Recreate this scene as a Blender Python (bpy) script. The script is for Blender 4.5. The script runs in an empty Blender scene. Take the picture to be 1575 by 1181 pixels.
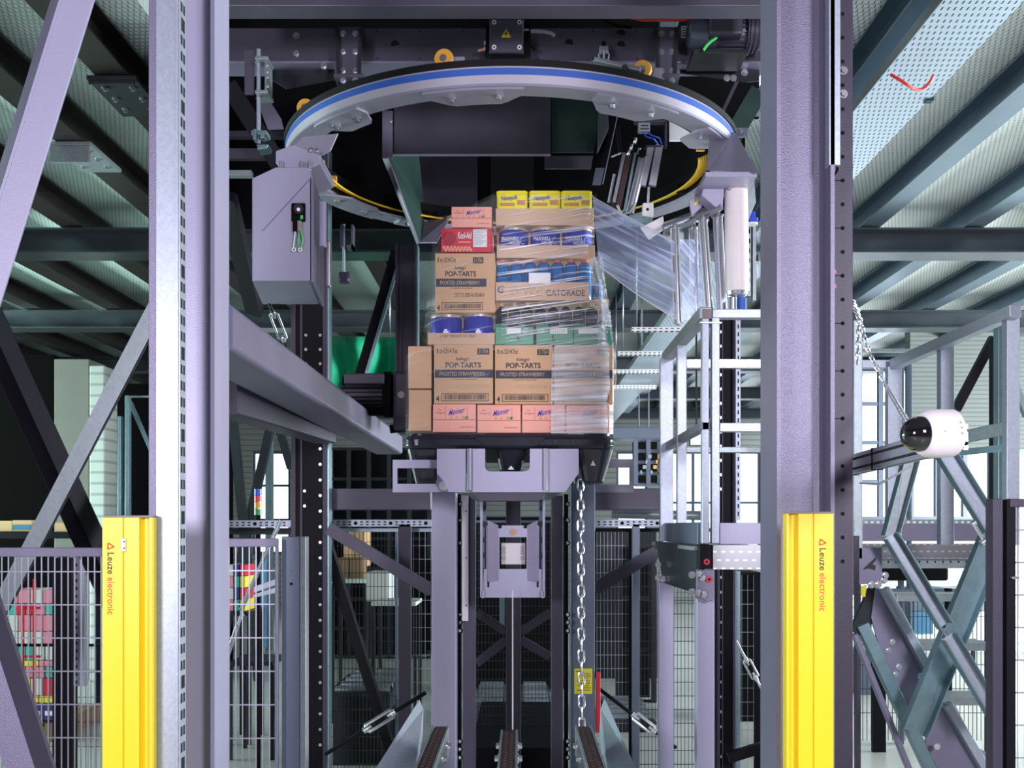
import bpy, bmesh, math, random
from mathutils import Vector, Matrix
random.seed(7)
S = bpy.context.scene
COL = S.collection
# ---------------------------------------------------------------- camera
F, VX, VY, CZ = 1674.0, 800.0, 810.0, 1.7
cam = bpy.data.cameras.new('camera'); cam_o = bpy.data.objects.new('camera', cam); COL.objects.link(cam_o)
cam.sensor_width = 36; cam.lens = 36*F/1575
cam.shift_x = -(VX-787.5)/1575; cam.shift_y = (VY-590.5)/1575
cam.clip_start = .05; cam.clip_end = 200
cam_o.location = (0, 0, CZ); cam_o.rotation_euler = (math.pi/2, 0, 0)
S.camera = cam_o
# ---------------------------------------------------------------- world, lights, exposure
S.view_settings.view_transform = 'Standard'; S.view_settings.look = 'None'
S.view_settings.gamma = 1; S.view_settings.use_curve_mapping = False
S.view_settings.exposure = 0.7
w = bpy.data.worlds.new('world'); S.world = w; w.use_nodes = True
bg = w.node_tree.nodes['Background']
bg.inputs[0].default_value = (.84, .93, 1, 1); bg.inputs[1].default_value = 1.8
def area(name, loc, target, sx, sy, power, col):
    l = bpy.data.lights.new(name, 'AREA'); l.shape = 'RECTANGLE'; l.size = sx; l.size_y = sy
    l.energy = power; l.color = col
    o = bpy.data.objects.new(name, l); COL.objects.link(o); o.location = loc
    o.rotation_euler = (Vector(target)-Vector(loc)).to_track_quat('-Z', 'Y').to_euler()
    return o
area('key_light_left', (-2.55, -2.0, 2.3), (-.3, 5, 2.1), .9, 1.1, 125, (.90, .86, 1))  # added key light behind the camera, placed for the left column highlight
area('key_light_right', (2.2, -2.0, 2.95), (.3, 5, 2.3), .8, 1.1, 170, (.92, .88, 1))  # added key light behind the camera, placed for the right column highlight
area('ceiling_fill_right', (10.5, 8.5, 1.9), (2, 8.5, 4.2), 7, 2.6, 1500, (.90, .97, 1))  # unseen fill added to brighten the right ceiling, no window there
area('ceiling_fill_left', (-10, 9.2, 1.4), (-5.5, 9.2, 5.5), 6, 2.0, 1000, (.74, 1, .95))  # unseen teal fill added to brighten the left ceiling, no door there
# ---------------------------------------------------------------- helpers
def X(px, Y): return (px-VX)*Y/F
def Z(py, Y): return CZ+(VY-py)*Y/F
def P(px, py, Y): return Vector((X(px, Y), Y, Z(py, Y)))
class MB:
    def __init__(s): s.v = []; s.f = []; s.m = []; s.s = []
    def add(s, vs, fs, mi=0, sm=False):
        n = len(s.v); s.v += [Vector(v) for v in vs]
        for f in fs: s.f.append([n+i for i in f]); s.m.append(mi); s.s.append(sm)
        return s
    def box(s, x0, x1, y0, y1, z0, z1, mi=0):
        return s.add([(x0,y0,z0),(x1,y0,z0),(x1,y1,z0),(x0,y1,z0),(x0,y0,z1),(x1,y0,z1),(x1,y1,z1),(x0,y1,z1)],
                     [(0,3,2,1),(4,5,6,7),(0,1,5,4),(1,2,6,5),(2,3,7,6),(3,0,4,7)], mi)
    def pbox(s, px0, px1, py0, py1, Y, d, mi=0):   # front face at depth Y between two pixels, thickness d
        return s.box(X(px0,Y), X(px1,Y), Y, Y+d, Z(py1,Y), Z(py0,Y), mi)
    def ext(s, poly, p, q, adir=(1,0,0), mi=0):
        p = Vector(p); q = Vector(q); d = (q-p).normalized(); a = Vector(adir); a = (a-d*a.dot(d)).normalized(); b = d.cross(a)
        n = len(poly)
        vs = [p+a*u+b*v for u, v in poly]+[q+a*u+b*v for u, v in poly]
        fs = [(i, (i+1)%n, n+(i+1)%n, n+i) for i in range(n)]+[tuple(range(n))[::-1], tuple(range(n, 2*n))]
        return s.add(vs, fs, mi)
    def prism(s, poly, y0, y1, mi=0):              # polygon in x,z
        n = len(poly)
        vs = [(x, y0, z) for x, z in poly]+[(x, y1, z) for x, z in poly]
        fs = [(i, (i+1)%n, n+(i+1)%n, n+i) for i in range(n)]+[tuple(range(n))[::-1], tuple(range(n, 2*n))]
        return s.add(vs, fs, mi)
    def pprism(s, pts, Y, d, mi=0): return s.prism([(X(a,Y), Z(b,Y)) for a, b in pts], Y, Y+d, mi)
    def hexa(s, bot, top, mi=0):                    # 4 bottom + 4 top points
        return s.add(list(bot)+list(top), [(0,3,2,1),(4,5,6,7),(0,1,5,4),(1,2,6,5),(2,3,7,6),(3,0,4,7)], mi)
    def cyl(s, p, q, r, r2=None, seg=16, mi=0, caps=True):
        r2 = r if r2 is None else r2
        p = Vector(p); q = Vector(q); d = (q-p).normalized(); a = d.orthogonal().normalized(); b = d.cross(a)
        vs = []
        for c, rr in ((p, r), (q, r2)):
            for i in range(seg):
                t = 2*math.pi*i/seg; vs.append(c+(a*math.cos(t)+b*math.sin(t))*rr)
        n = len(s.v)
        s.add(vs, [(i, (i+1)%seg, seg+(i+1)%seg, seg+i) for i in range(seg)], mi, True)
        if caps:
            s.f += [[n+i for i in range(seg)][::-1], [n+seg+i for i in range(seg)]]; s.m += [mi]*2; s.s += [False]*2
        return s
    def tube(s, pts, r, seg=8, closed=False, mi=0):
        pts = [Vector(p) for p in pts]; n = len(pts); vs = []; prev = None
        for i, p in enumerate(pts):
            if closed: d = (pts[(i+1)%n]-pts[i-1]).normalized()
            else: d = (pts[min(i+1,n-1)]-pts[max(i-1,0)]).normalized()
            a = (prev-d*prev.dot(d)) if prev is not None else d.orthogonal()
            a.normalize(); prev = a; b = d.cross(a)
            for k in range(seg):
                t = 2*math.pi*k/seg; vs.append(p+(a*math.cos(t)+b*math.sin(t))*r)
        fs = []
        for i in range(n if closed else n-1):
            j = (i+1)%n
            for k in range(seg):
                l = (k+1)%seg; fs.append((i*seg+k, i*seg+l, j*seg+l, j*seg+k))
        if not closed: fs += [tuple(range(seg))[::-1], tuple((n-1)*seg+k for k in range(seg))]
        return s.add(vs, fs, mi, True)
    def lathe(s, prof, c=(0,0,0), axis=(0,0,1), seg=24, mi=0, a0=0, a1=2*math.pi):
        c = Vector(c); d = Vector(axis).normalized(); a = d.orthogonal().normalized() if abs(d.z) < .99 else Vector((1,0,0)); b = d.cross(a)
        full = abs(a1-a0-2*math.pi) < 1e-6; m = seg if full else seg+1; vs = []
        for i in range(m):
            t = a0+(a1-a0)*i/seg
            for r, h in prof: vs.append(c+(a*math.cos(t)+b*math.sin(t))*r+d*h)
        n = len(prof); fs = []
        for i in range(seg):
            j = (i+1)%m
            for k in range(n-1): fs.append((i*n+k, j*n+k, j*n+k+1, i*n+k+1))
        return s.add(vs, fs, mi, True)
    def sph(s, c, r, seg=16, mi=0, sc=(1,1,1)):
        vs = []; fs = []; c = Vector(c); R = seg//2
        for i in range(R+1):
            t = math.pi*i/R
            for k in range(seg):
                u = 2*math.pi*k/seg; vs.append(c+Vector((r*sc[0]*math.sin(t)*math.cos(u), r*sc[1]*math.sin(t)*math.sin(u), r*sc[2]*math.cos(t))))
        for i in range(R):
            for k in range(seg):
                l = (k+1)%seg; fs.append((i*seg+k, (i+1)*seg+k, (i+1)*seg+l, i*seg+l))
        return s.add(vs, fs, mi, True)
    def bolt(s, c, r=.008, mi=0, d=(0,-1,0)):
        c = Vector(c); d = Vector(d); s.cyl(c, c+d*r*.35, r*1.5, seg=12, mi=mi); return s.cyl(c, c+d*r*1.3, r, seg=6, mi=mi)
    def build(s, name, mats, parent=None, bevel=0, origin=None, label=None):
        if not isinstance(mats, (list, tuple)): mats = [mats]
        off = Vector((0,0,0)); p = parent
        while p is not None: off += p.location; p = p.parent
        if parent is None:
            if origin is None:
                xs = [v.x for v in s.v]; ys = [v.y for v in s.v]; zs = [v.z for v in s.v]
                origin = Vector(((min(xs)+max(xs))/2, (min(ys)+max(ys))/2, min(zs)))
            off = Vector(origin)
        me = bpy.data.meshes.new(name); me.from_pydata([v-off for v in s.v], [], s.f)
        for mt in mats: me.materials.append(mt)
        me.polygons.foreach_set('material_index', s.m); me.polygons.foreach_set('use_smooth', s.s)
        bm = bmesh.new(); bm.from_mesh(me); bmesh.ops.remove_doubles(bm, verts=bm.verts, dist=1e-6)
        bmesh.ops.recalc_face_normals(bm, faces=bm.faces)
        if any(s.s):
            for e in bm.edges:
                if len(e.link_faces) == 2 and e.calc_face_angle(0) > .6: e.smooth = False
        bm.to_mesh(me); bm.free()
        o = bpy.data.objects.new(name, me); COL.objects.link(o)
        if parent is None: o.location = off
        else: o.parent = parent
        if bevel:
            b = o.modifiers.new('bevel', 'BEVEL'); b.width = bevel; b.segments = 2; b.limit_method = 'ANGLE'; b.angle_limit = .6
        if label: o['label'] = label
        return o
def tag(o, label, cat, group=None, kind=None):
    o['label'] = label; o['category'] = cat
    if group: o['group'] = group
    if kind: o['kind'] = kind
    return o
def T(name, loc, label, cat, group=None):
    o = bpy.data.objects.new(name, None); COL.objects.link(o); o.empty_display_size = .1
    o.location = loc; return tag(o, label, cat, group)
def struct(o): o['kind'] = 'structure'; return o
def dup(root, loc, label=None, group=None):
    r = root.copy(); COL.objects.link(r); r.location = loc
    if label: r['label'] = label
    if group: r['group'] = group
    for ch in list(root.children):
        c = ch.copy(); COL.objects.link(c); c.parent = r
        for g in list(ch.children):
            d = g.copy(); COL.objects.link(d); d.parent = c
    return r
def text(st, x0, x1, z0, z1, y, mat, parent, name='lettering', shear=0, bold=0, down=False, rise=0, label=None):
    cu = bpy.data.curves.new('t', 'FONT'); cu.body = st; cu.size = 1; cu.extrude = .01; cu.shear = shear; cu.offset = bold*.5; cu.resolution_u = 3
    to = bpy.data.objects.new('t', cu); COL.objects.link(to)
    dg = bpy.context.evaluated_depsgraph_get(); dg.update()
    me = bpy.data.meshes.new_from_object(to.evaluated_get(dg)); bpy.data.objects.remove(to)
    xs = [v.co.x for v in me.vertices]; ys = [v.co.y for v in me.vertices]
    a0, a1, b0, b1 = min(xs), max(xs), min(ys), max(ys)
    off = Vector((0,0,0)); p = parent
    while p is not None: off += p.location; p = p.parent
    for v in me.vertices:
        u = (v.co.x-a0)/(a1-a0); t = (v.co.y-b0)/(b1-b0); e = -v.co.z*.04
        if down: c = Vector((x0+(x1-x0)*t, y+e, z1-(z1-z0)*u))
        else: c = Vector((x0+(x1-x0)*u, y+e, z0+(z1-z0)*t+rise*(u-.5)))
        v.co = c-off
    me.name = name; me.materials.clear(); me.materials.append(mat)
    o = bpy.data.objects.new(name, me); COL.objects.link(o); o.parent = parent
    if label: o['label'] = label
    return o
# ---------------------------------------------------------------- profiles
def rhs(w, h, r=.0):
    if not r: return [(-w/2,-h/2),(w/2,-h/2),(w/2,h/2),(-w/2,h/2)]
    o = []
    for cx, cy, a in ((w/2-r,-h/2+r,-90),(w/2-r,h/2-r,0),(-w/2+r,h/2-r,90),(-w/2+r,-h/2+r,180)):
        for k in range(6): t = math.radians(a+18*k); o.append((cx+r*math.cos(t), cy+r*math.sin(t)))
    return o
def hsec(w, h, tf, tw, c=.01):      # flanges at +-w/2 in a, spanning h in b, web along a
    o = []
    a, b = w/2-tf, tw/2
    o += [(-w/2,-h/2),(-a,-h/2),(-a,-b-c),(-a+c*.3,-b-c*.3),(-a+c,-b),(a-c,-b),(a-c*.3,-b-c*.3),(a,-b-c),(a,-h/2),(w/2,-h/2)]
    o += [(w/2,h/2),(a,h/2),(a,b+c),(a-c*.3,b+c*.3),(a-c,b),(-a+c,b),(-a+c*.3,b+c*.3),(-a,b+c),(-a,h/2),(-w/2,h/2)]
    return o
def isec(w, h, tf, tw):             # flanges at +-h/2 in b
    return [(-w/2,-h/2),(w/2,-h/2),(w/2,-h/2+tf),(tw/2,-h/2+tf),(tw/2,h/2-tf),(w/2,h/2-tf),(w/2,h/2),(-w/2,h/2),(-w/2,h/2-tf),(-tw/2,h/2-tf),(-tw/2,-h/2+tf),(-w/2,-h/2+tf)]
def lsec(w, h, t): return [(0,0),(w,0),(w,t),(t,t),(t,h),(0,h)]
def csec(w, h, t): return [(-w/2,-h/2),(w/2,-h/2),(w/2,h/2),(w/2-t,h/2),(w/2-t,-h/2+t),(-w/2+t,-h/2+t),(-w/2+t,h/2),(-w/2,h/2)]
# ---------------------------------------------------------------- materials
def mat(name, col, rough=.5, metal=0, var=.12, scale=25, bump=0, bscale=200, emit=None, coat=0, stretch=None, trans=0, spec=None):
    m = bpy.data.materials.new(name); m.use_nodes = True; nt = m.node_tree; b = nt.nodes['Principled BSDF']
    b.inputs['Roughness'].default_value = rough; b.inputs['Metallic'].default_value = metal
    tc = nt.nodes.new('ShaderNodeTexCoord'); mp = nt.nodes.new('ShaderNodeMapping'); nt.links.new(tc.outputs['Object'], mp.inputs[0])
    if stretch: mp.inputs['Scale'].default_value = stretch
    nz = nt.nodes.new('ShaderNodeTexNoise'); nz.inputs['Scale'].default_value = scale; nz.inputs['Detail'].default_value = 4
    nt.links.new(mp.outputs[0], nz.inputs[0])
    mx = nt.nodes.new('ShaderNodeMix'); mx.data_type = 'RGBA'
    mx.inputs[6].default_value = tuple(c*(1-var) for c in col)+(1,); mx.inputs[7].default_value = tuple(min(1, c*(1+var)) for c in col)+(1,)
    nt.links.new(nz.outputs[0], mx.inputs[0]); nt.links.new(mx.outputs[2], b.inputs['Base Color'])
    if bump:
        n2 = nt.nodes.new('ShaderNodeTexNoise'); n2.inputs['Scale'].default_value = bscale; nt.links.new(mp.outputs[0], n2.inputs[0])
        bp = nt.nodes.new('ShaderNodeBump'); bp.inputs['Strength'].default_value = bump; bp.inputs['Distance'].default_value = .002
        nt.links.new(n2.outputs[0], bp.inputs['Height']); nt.links.new(bp.outputs[0], b.inputs['Normal'])
    if emit: b.inputs['Emission Color'].default_value = tuple(col)+(1,); b.inputs['Emission Strength'].default_value = emit
    if coat: b.inputs['Coat Weight'].default_value = coat
    if spec is not None: b.inputs['Specular IOR Level'].default_value = spec
    if trans: b.inputs['Transmission Weight'].default_value = trans
    return m
def galv(name, col, rough=.42, metal=.75, scale=90):
    m = mat(name, col, rough, metal, .1); nt = m.node_tree; b = nt.nodes['Principled BSDF']
    mx = [n for n in nt.nodes if n.type == 'MIX'][0]; mp = [n for n in nt.nodes if n.type == 'MAPPING'][0]
    v = nt.nodes.new('ShaderNodeTexVoronoi'); v.inputs['Scale'].default_value = scale; nt.links.new(mp.outputs[0], v.inputs[0])
    bw = nt.nodes.new('ShaderNodeRGBToBW'); nt.links.new(v.outputs['Color'], bw.inputs[0]); nt.links.new(bw.outputs[0], mx.inputs[0])
    return m
def frac_mask(nt, coord, px, py, du, dv, stagger=.5, ax='x', ay='y'):
    N = nt.nodes.new; L = nt.links.new
    def mth(op, a, b=None):
        n = N('ShaderNodeMath'); n.operation = op
        for i, q in enumerate((a, b)):
            if q is None: continue
            if isinstance(q, (int, float)): n.inputs[i].default_value = q
            else: L(q, n.inputs[i])
        return n.outputs[0]
    sp = N('ShaderNodeSeparateXYZ'); L(coord, sp.inputs[0]); ix = {'x':0,'y':1,'z':2}
    v = mth('DIVIDE', sp.outputs[ix[ay]], py); row = mth('FLOOR', v); fv = mth('FRACT', v)
    u = mth('ADD', mth('DIVIDE', sp.outputs[ix[ax]], px), mth('MULTIPLY', row, stagger)); fu = mth('FRACT', u)
    return mth('MULTIPLY', mth('LESS_THAN', fu, du), mth('LESS_THAN', fv, dv)), fv
def perf(name, col, hole, px, py, du, dv, rough=.5, metal=.3, stagger=.5, ax='x', ay='y', var=.05, ridge=.15, bump=0):
    m = mat(name, col, rough, metal, var, 3); nt = m.node_tree; b = nt.nodes['Principled BSDF']
    mx = [n for n in nt.nodes if n.type == 'MIX'][0]; tc = [n for n in nt.nodes if n.type == 'TEX_COORD'][0]
    msk, fv = frac_mask(nt, tc.outputs['Object'], px, py, du, dv, stagger, ax, ay)
    m2 = nt.nodes.new('ShaderNodeMix'); m2.data_type = 'RGBA'; nt.links.new(msk, m2.inputs[0]); nt.links.new(mx.outputs[2], m2.inputs[6])
    m2.inputs[7].default_value = tuple(hole)+(1,); nt.links.new(m2.outputs[2], b.inputs['Base Color'])
    if bump:
        bp = nt.nodes.new('ShaderNodeBump'); bp.inputs['Strength'].default_value = bump; bp.inputs['Distance'].default_value = .01
        sb = nt.nodes.new('ShaderNodeMath'); sb.operation = 'PINGPONG'; nt.links.new(fv, sb.inputs[0]); sb.inputs[1].default_value = .5
        nt.links.new(sb.outputs[0], bp.inputs['Height']); nt.links.new(bp.outputs[0], b.inputs['Normal'])
    return m
M = {}
M['lilac'] = mat('lilac_grey_paint', (.18,.165,.245), .36, .25, .06, 8, .5, 350)
M['lilac_mid'] = mat('mid_lilac_paint', (.085,.075,.115), .4, .15, .08, 8, .3, 300, spec=.4)
M['lilac_light'] = mat('light_lilac_paint', (.335,.32,.445), .38, .15, .05, 8, .25, 300)
M['lilac_dark'] = mat('dark_lilac_paint', (.050,.042,.068), .42, .1, .1, 8, .3, 300, spec=.35)
M['bluegrey'] = mat('blue_grey_paint', (.12,.145,.20), .38, .3, .07, 8, .25, 300)
M['black_paint'] = mat('black_paint', (.005,.0045,.008), .5, 0, .2, 10, .2, 250, spec=.13)
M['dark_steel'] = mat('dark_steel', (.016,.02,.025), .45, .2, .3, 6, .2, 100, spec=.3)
M['brown_steel'] = mat('brown_dark_steel', (.05,.043,.04), .38, .8, .3, 5)
M['beam_blue'] = mat('blue_beam_steel', (.22,.29,.36), .33, .92, .15, 5, .2, 90)
M['beam_dark'] = mat('dark_beam_steel', (.085,.10,.115), .33, .85, .2, 5, .2, 90)
M['girder'] = mat('girder_paint', (.075,.070,.100), .40, .2, .12, 6, .2, 200, spec=.5)
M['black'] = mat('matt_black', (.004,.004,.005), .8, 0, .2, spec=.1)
M['hole'] = mat('hole_black', (.003,.003,.004), .9, 0, .2)
M['galv'] = galv('galvanised_steel', (.37,.41,.48), .42, .5, 110)
M['galv_dull'] = galv('dull_galvanised_steel', (.27,.31,.33), .42, .6, 60)
M['galv_teal'] = galv('teal_grey_steel', (.20,.30,.33), .34, .7, 30)
M['alu'] = mat('brushed_aluminium', (.48,.48,.54), .3, .85, .06, 20, stretch=(1,1,20))
M['chrome'] = mat('bright_zinc', (.8,.82,.85), .2, .9, .1, 30)
M['steel_bolt'] = mat('zinc_bolt', (.34,.35,.39), .3, .8, .15, 40)
M['yellow'] = mat('yellow_enamel', (.90,.68,.012), .38, 0, .03, 3)
M['yellow_label'] = mat('yellow_label', (.8,.72,.02), .5, 0, .04)
M['red_ink'] = mat('red_orange_ink', (.80,.09,.02), .5, 0, .03)
M['black_ink'] = mat('black_ink', (.02,.018,.02), .6, 0, .1)
M['grey_cap'] = mat('grey_end_cap', (.25,.2,.2), .5, 0, .1)
M['white_plastic'] = mat('white_plastic', (.78,.72,.74), .4, 0, .03, 5)
M['black_plastic'] = mat('glossy_black_plastic', (.018,.018,.03), .2, 0, .2, 8, .2, 60)
M['smoked_dome'] = mat('smoked_dome', (.006,.006,.008), .06, 0, .2, coat=1)
M['blue_band'] = mat('blue_belt', (.03,.10,.42), .5, 0, .06, 4)
M['ring_black'] = mat('black_belt', (.006,.006,.008), .6, 0, .1, spec=.2)
M['ring_silver'] = mat('ring_aluminium', (.50,.47,.55), .42, .3, .05, 6)
M['ring_grey'] = mat('ring_plate', (.27,.26,.33), .4, .2, .06, 6, .2, 200)
M['cable_yellow'] = mat('yellow_cable', (.80,.50,.015), .4, 0, .06)
M['red_cable'] = mat('red_cable', (.60,.02,.015), .4, 0, .06)
M['green_cable'] = mat('green_cable', (.05,.60,.08), .4, 0, .06)
M['grey_cable'] = mat('grey_cable', (.45,.45,.48), .4, 0, .06)
M['orange_wheel'] = mat('orange_roller', (.75,.38,.04), .45, 0, .1)
M['cardboard'] = mat('brown_cardboard', (.68,.42,.245), .75, 0, .07, 6, .15, 80, stretch=(1,1,6))
M['tray_card'] = mat('tray_cardboard', (.68,.46,.32), .7, 0, .07, 6, .15, 80)
M['card_ink'] = mat('carton_ink', (.045,.035,.04), .7, 0, .1)
M['card_ink_blue'] = mat('carton_band_ink', (.05,.05,.085), .7, 0, .08)
M['card_pale'] = mat('carton_pale_print', (.50,.38,.28), .7, 0, .05)
M['pink'] = mat('salmon_pink_card', (.97,.42,.32), .5, 0, .03, 5)
M['pink_dark'] = mat('pink_crease', (.38,.10,.09), .6, 0, .05)
M['blue_ink'] = mat('blue_script_ink', (.07,.05,.45), .5, 0, .05)
M['wafer'] = mat('wafer_print', (.50,.38,.22), .6, 0, .3, 60)
M['red_card'] = mat('red_carton', (.68,.02,.05), .4, 0, .06)
M['red_deep'] = mat('deep_red_print', (.42,.01,.035), .4, 0, .2, 30)
M['tray_ink'] = mat('tray_ink', (.13,.11,.15), .6, 0, .1)
M['white_print'] = mat('white_print', (.86,.84,.86), .5, 0, .04)
M['grey_print'] = mat('grey_print', (.35,.33,.38), .5, 0, .04)
M['tin_blue'] = mat('blue_tin', (.035,.045,.42), .25, .1, .08, coat=.5)
M['tin_lid'] = mat('gold_tin_lid', (.52,.42,.28), .35, .3, .08)
M['nes_yellow'] = mat('yellow_tub', (.90,.80,.012), .35, 0, .03)
M['nes_brown'] = mat('brown_print', (.55,.25,.10), .5, 0, .25, 60)
M['bottle_blue'] = mat('blue_drink', (.015,.15,.42), .15, 0, .35, 25, coat=.7)
M['cap_orange'] = mat('orange_cap', (.72,.16,.06), .4, 0, .1)
M['bottle_dark'] = mat('dark_bottle', (.012,.016,.028), .12, 0, .3, coat=1)
M['carton_green'] = mat('green_carton', (.08,.32,.19), .45, 0, .1, 20)
M['green_deep'] = mat('deep_green_print', (.01,.15,.06), .45, 0, .15, 20)
M['net_green'] = mat('green_tarpaulin', (.02,.40,.22), .5, 0, .3, 1.2, .8, 4)
M['green_plate'] = mat('green_grey_panel', (.015,.05,.042), .5, .2, .15, 4)
M['concrete'] = mat('concrete', (.13,.125,.11), .8, 0, .12, 2.5, .3, 60)
M['floor'] = mat('pale_hall_floor', (.50,.51,.47), .35, 0, .1, 1.2)
M['opening_dark'] = mat('opening_shade', (.002,.002,.002), .9, 0, .3, 2, spec=.03)  # near-black, puts the shade of the left opening into colour
M['red_guard'] = mat('red_strip', (.60,.01,.03), .4, 0, .05)
M['film_roll'] = mat('film_roll_white', (.78,.70,.70), .45, 0, .03, 4, stretch=(1,1,12))
M['wire'] = mat('fence_wire', (.34,.33,.40), .4, .5, .05)
M['wire_dark'] = mat('dark_fence_wire', (.03,.03,.035), .5, .3, .05)
M['box_tan'] = mat('tan_far_box', (.55,.36,.18), .7, 0, .1, 5)
M['box_brown'] = mat('brown_far_box', (.22,.13,.07), .7, 0, .1, 5)
M['box_white'] = mat('white_far_box', (.62,.66,.62), .6, 0, .1, 5)
M['box_teal'] = mat('teal_pack', (.03,.45,.36), .5, 0, .15, 8)
M['box_pink'] = mat('pink_pack', (.75,.25,.32), .5, 0, .15, 8)
M['box_navy'] = mat('navy_pack', (.03,.03,.22), .5, 0, .15, 8)
M['box_yellow'] = mat('yellow_pack', (.85,.72,.05), .5, 0, .08, 8)
M['box_blue'] = mat('blue_pack', (.04,.16,.28), .5, 0, .15, 8)
M['rubber_brown'] = mat('brown_conveyor_chain', (.045,.022,.016), .5, .2, .4, 120)
M['stack_blue'] = mat('signal_blue', (.03,.08,.6), .3, 0, .05); M['stack_red'] = mat('signal_red', (.75,.03,.04), .3, 0, .05)
M['stack_amber'] = mat('signal_amber', (.85,.35,.02), .3, 0, .05); M['stack_green'] = mat('signal_green', (.02,.30,.08), .3, 0, .05)
M['diamond'] = perf('chequer_plate', (.30,.30,.32), (.6,.6,.6), .036, .034, .45, .2, .3, .7, .5, 'x', 'z')
M['deck'] = perf('perforated_deck', (.74,.78,.76), (.09,.10,.10), .032, .045, .2, .62, .5, .1, .5, 'x', 'y', .05, bump=.5)
M['deck_left'] = perf('perforated_deck_dimmed', (.58,.70,.68), (.08,.11,.11), .032, .045, .2, .62, .45, .1, .5, 'x', 'y', .14, bump=.5)  # same deck, the left side's dimmer teal light put into the colour
M['tray_perf'] = perf('perforated_cable_tray', (.55,.66,.78), (.03,.04,.06), .030, .062, .28, .5, .35, .5, .5, 'x', 'y')
M['strip_perf'] = perf('slotted_strip', (.80,.79,.80), (.03,.03,.05), .045, .022, .5, .38, .4, .3, 0, 'x', 'z')
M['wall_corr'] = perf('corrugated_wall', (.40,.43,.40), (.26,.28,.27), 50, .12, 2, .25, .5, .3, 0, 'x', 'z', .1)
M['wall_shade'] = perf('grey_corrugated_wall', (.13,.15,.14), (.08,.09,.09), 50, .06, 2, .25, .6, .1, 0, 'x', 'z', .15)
M['wall_grey'] = mat('dark_grey_wall', (.06,.06,.07), .8, 0, .1, 2)
M['lamp'] = mat('lamp_glow', (.95,.93,1), .5, emit=14)
M['glass'] = mat('window_glass', (.9,.97,1), .03, trans=1)
# stretch film: clear sheet, white glints put into the mix by noise
def film(name, base, amp, sc, rot=0, col=(.92,.93,1), lo=.52, hi=.72):
    m = bpy.data.materials.new(name); m.use_nodes = True; nt = m.node_tree; nt.nodes.clear(); N = nt.nodes.new; L = nt.links.new
    out = N('ShaderNodeOutputMaterial'); mix = N('ShaderNodeMixShader'); tr = N('ShaderNodeBsdfTransparent'); pr = N('ShaderNodeBsdfPrincipled')
    pr.inputs['Base Color'].default_value = tuple(col)+(1,); pr.inputs['Roughness'].default_value = .22; pr.inputs['Coat Weight'].default_value = .5
    tc = N('ShaderNodeTexCoord'); mp = N('ShaderNodeMapping'); mp.inputs['Rotation'].default_value = (0, rot, 0); mp2 = N('ShaderNodeMapping'); mp2.inputs['Scale'].default_value = sc
    nz = N('ShaderNodeTexNoise'); nz.inputs['Scale'].default_value = 1; nz.inputs['Detail'].default_value = 5; nz.inputs['Roughness'].default_value = .6
    big = N('ShaderNodeTexNoise'); big.inputs['Scale'].default_value = 4
    cr = N('ShaderNodeMapRange'); cr.inputs[1].default_value = lo; cr.inputs[2].default_value = hi; cr.inputs[3].default_value = 0; cr.inputs[4].default_value = amp
    ml = N('ShaderNodeMath'); ml.operation = 'MULTIPLY'; ad = N('ShaderNodeMath'); ad.operation = 'ADD'; ad.inputs[1].default_value = base; ad.use_clamp = True
    bp = N('ShaderNodeBump'); bp.inputs['Strength'].default_value = .6; bp.inputs['Distance'].default_value = .01
    m3 = N('ShaderNodeMapRange'); m3.inputs[1].default_value = .35; m3.inputs[2].default_value = .65; m3.inputs[3].default_value = .35; m3.inputs[4].default_value = 1.5
    L(tc.outputs['Object'], mp.inputs[0]); L(mp.outputs[0], mp2.inputs[0]); L(mp2.outputs[0], nz.inputs[0]); L(tc.outputs['Object'], big.inputs[0])
    L(nz.outputs[0], cr.inputs[0]); L(big.outputs[0], m3.inputs[0]); L(cr.outputs[0], ml.inputs[0]); L(m3.outputs[0], ml.inputs[1]); L(ml.outputs[0], ad.inputs[0])
    L(nz.outputs[0], bp.inputs['Height']); L(bp.outputs[0], pr.inputs['Normal'])
    L(ad.outputs[0], mix.inputs[0]); L(tr.outputs[0], mix.inputs[1]); L(pr.outputs[0], mix.inputs[2]); L(mix.outputs[0], out.inputs[0])
    return m
M['film'] = film('stretch_film', .05, .95, (1.6, 1.6, 100), .14, lo=.51, hi=.66)
M['film_heavy'] = film('stretch_film_layers', .26, .75, (1.2, 1.2, 55), .05, lo=.42, hi=.72)
M['film_web'] = film('stretch_film_web', .34, .75, (.7, .7, 46), -.62, (.62,.70,1), .49, .64)
M['film_clear'] = film('stretch_film_clear', .04, .35, (2.5, 2.5, 60), .2, lo=.56, hi=.8)
# ================================================================ THE HALL
YB = 24.0; ZC = 4.45
struct(MB().box(-11, 6.05, -5, 34, -.1, 0).box(6.05, 12, -5, 14.8, -.1, 0).build('floor', M['floor']))
struct(MB().box(1.56, 6.05, 5.2, 34, ZC, ZC+.12).box(6.05, 12, 5.2, 14.8, ZC, ZC+.12).box(0, 1.56, 7.36, 34, ZC, ZC+.12).build('ceiling', M['deck']))
struct(MB().box(-11, -2.0, 5.2, 34, ZC, ZC+.12).box(-2.0, 0, 7.36, 34, ZC, ZC+.12).build('ceiling', M['deck_left']))
struct(MB().box(-11, 12, -5.2, -5, 0, 5.3).build('wall_front', M['wall_grey']))
struct(MB().box(-11, 12, -5, 5.18, 5.3, 5.4).build('ceiling_front', M['wall_grey']))
struct(MB().box(-11, -2.0, 5.15, 5.19, 4.45, 5.3).box(1.61, 12, 5.15, 5.19, 4.45, 5.3).build('wall_upper_edge', M['wall_grey']))
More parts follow.
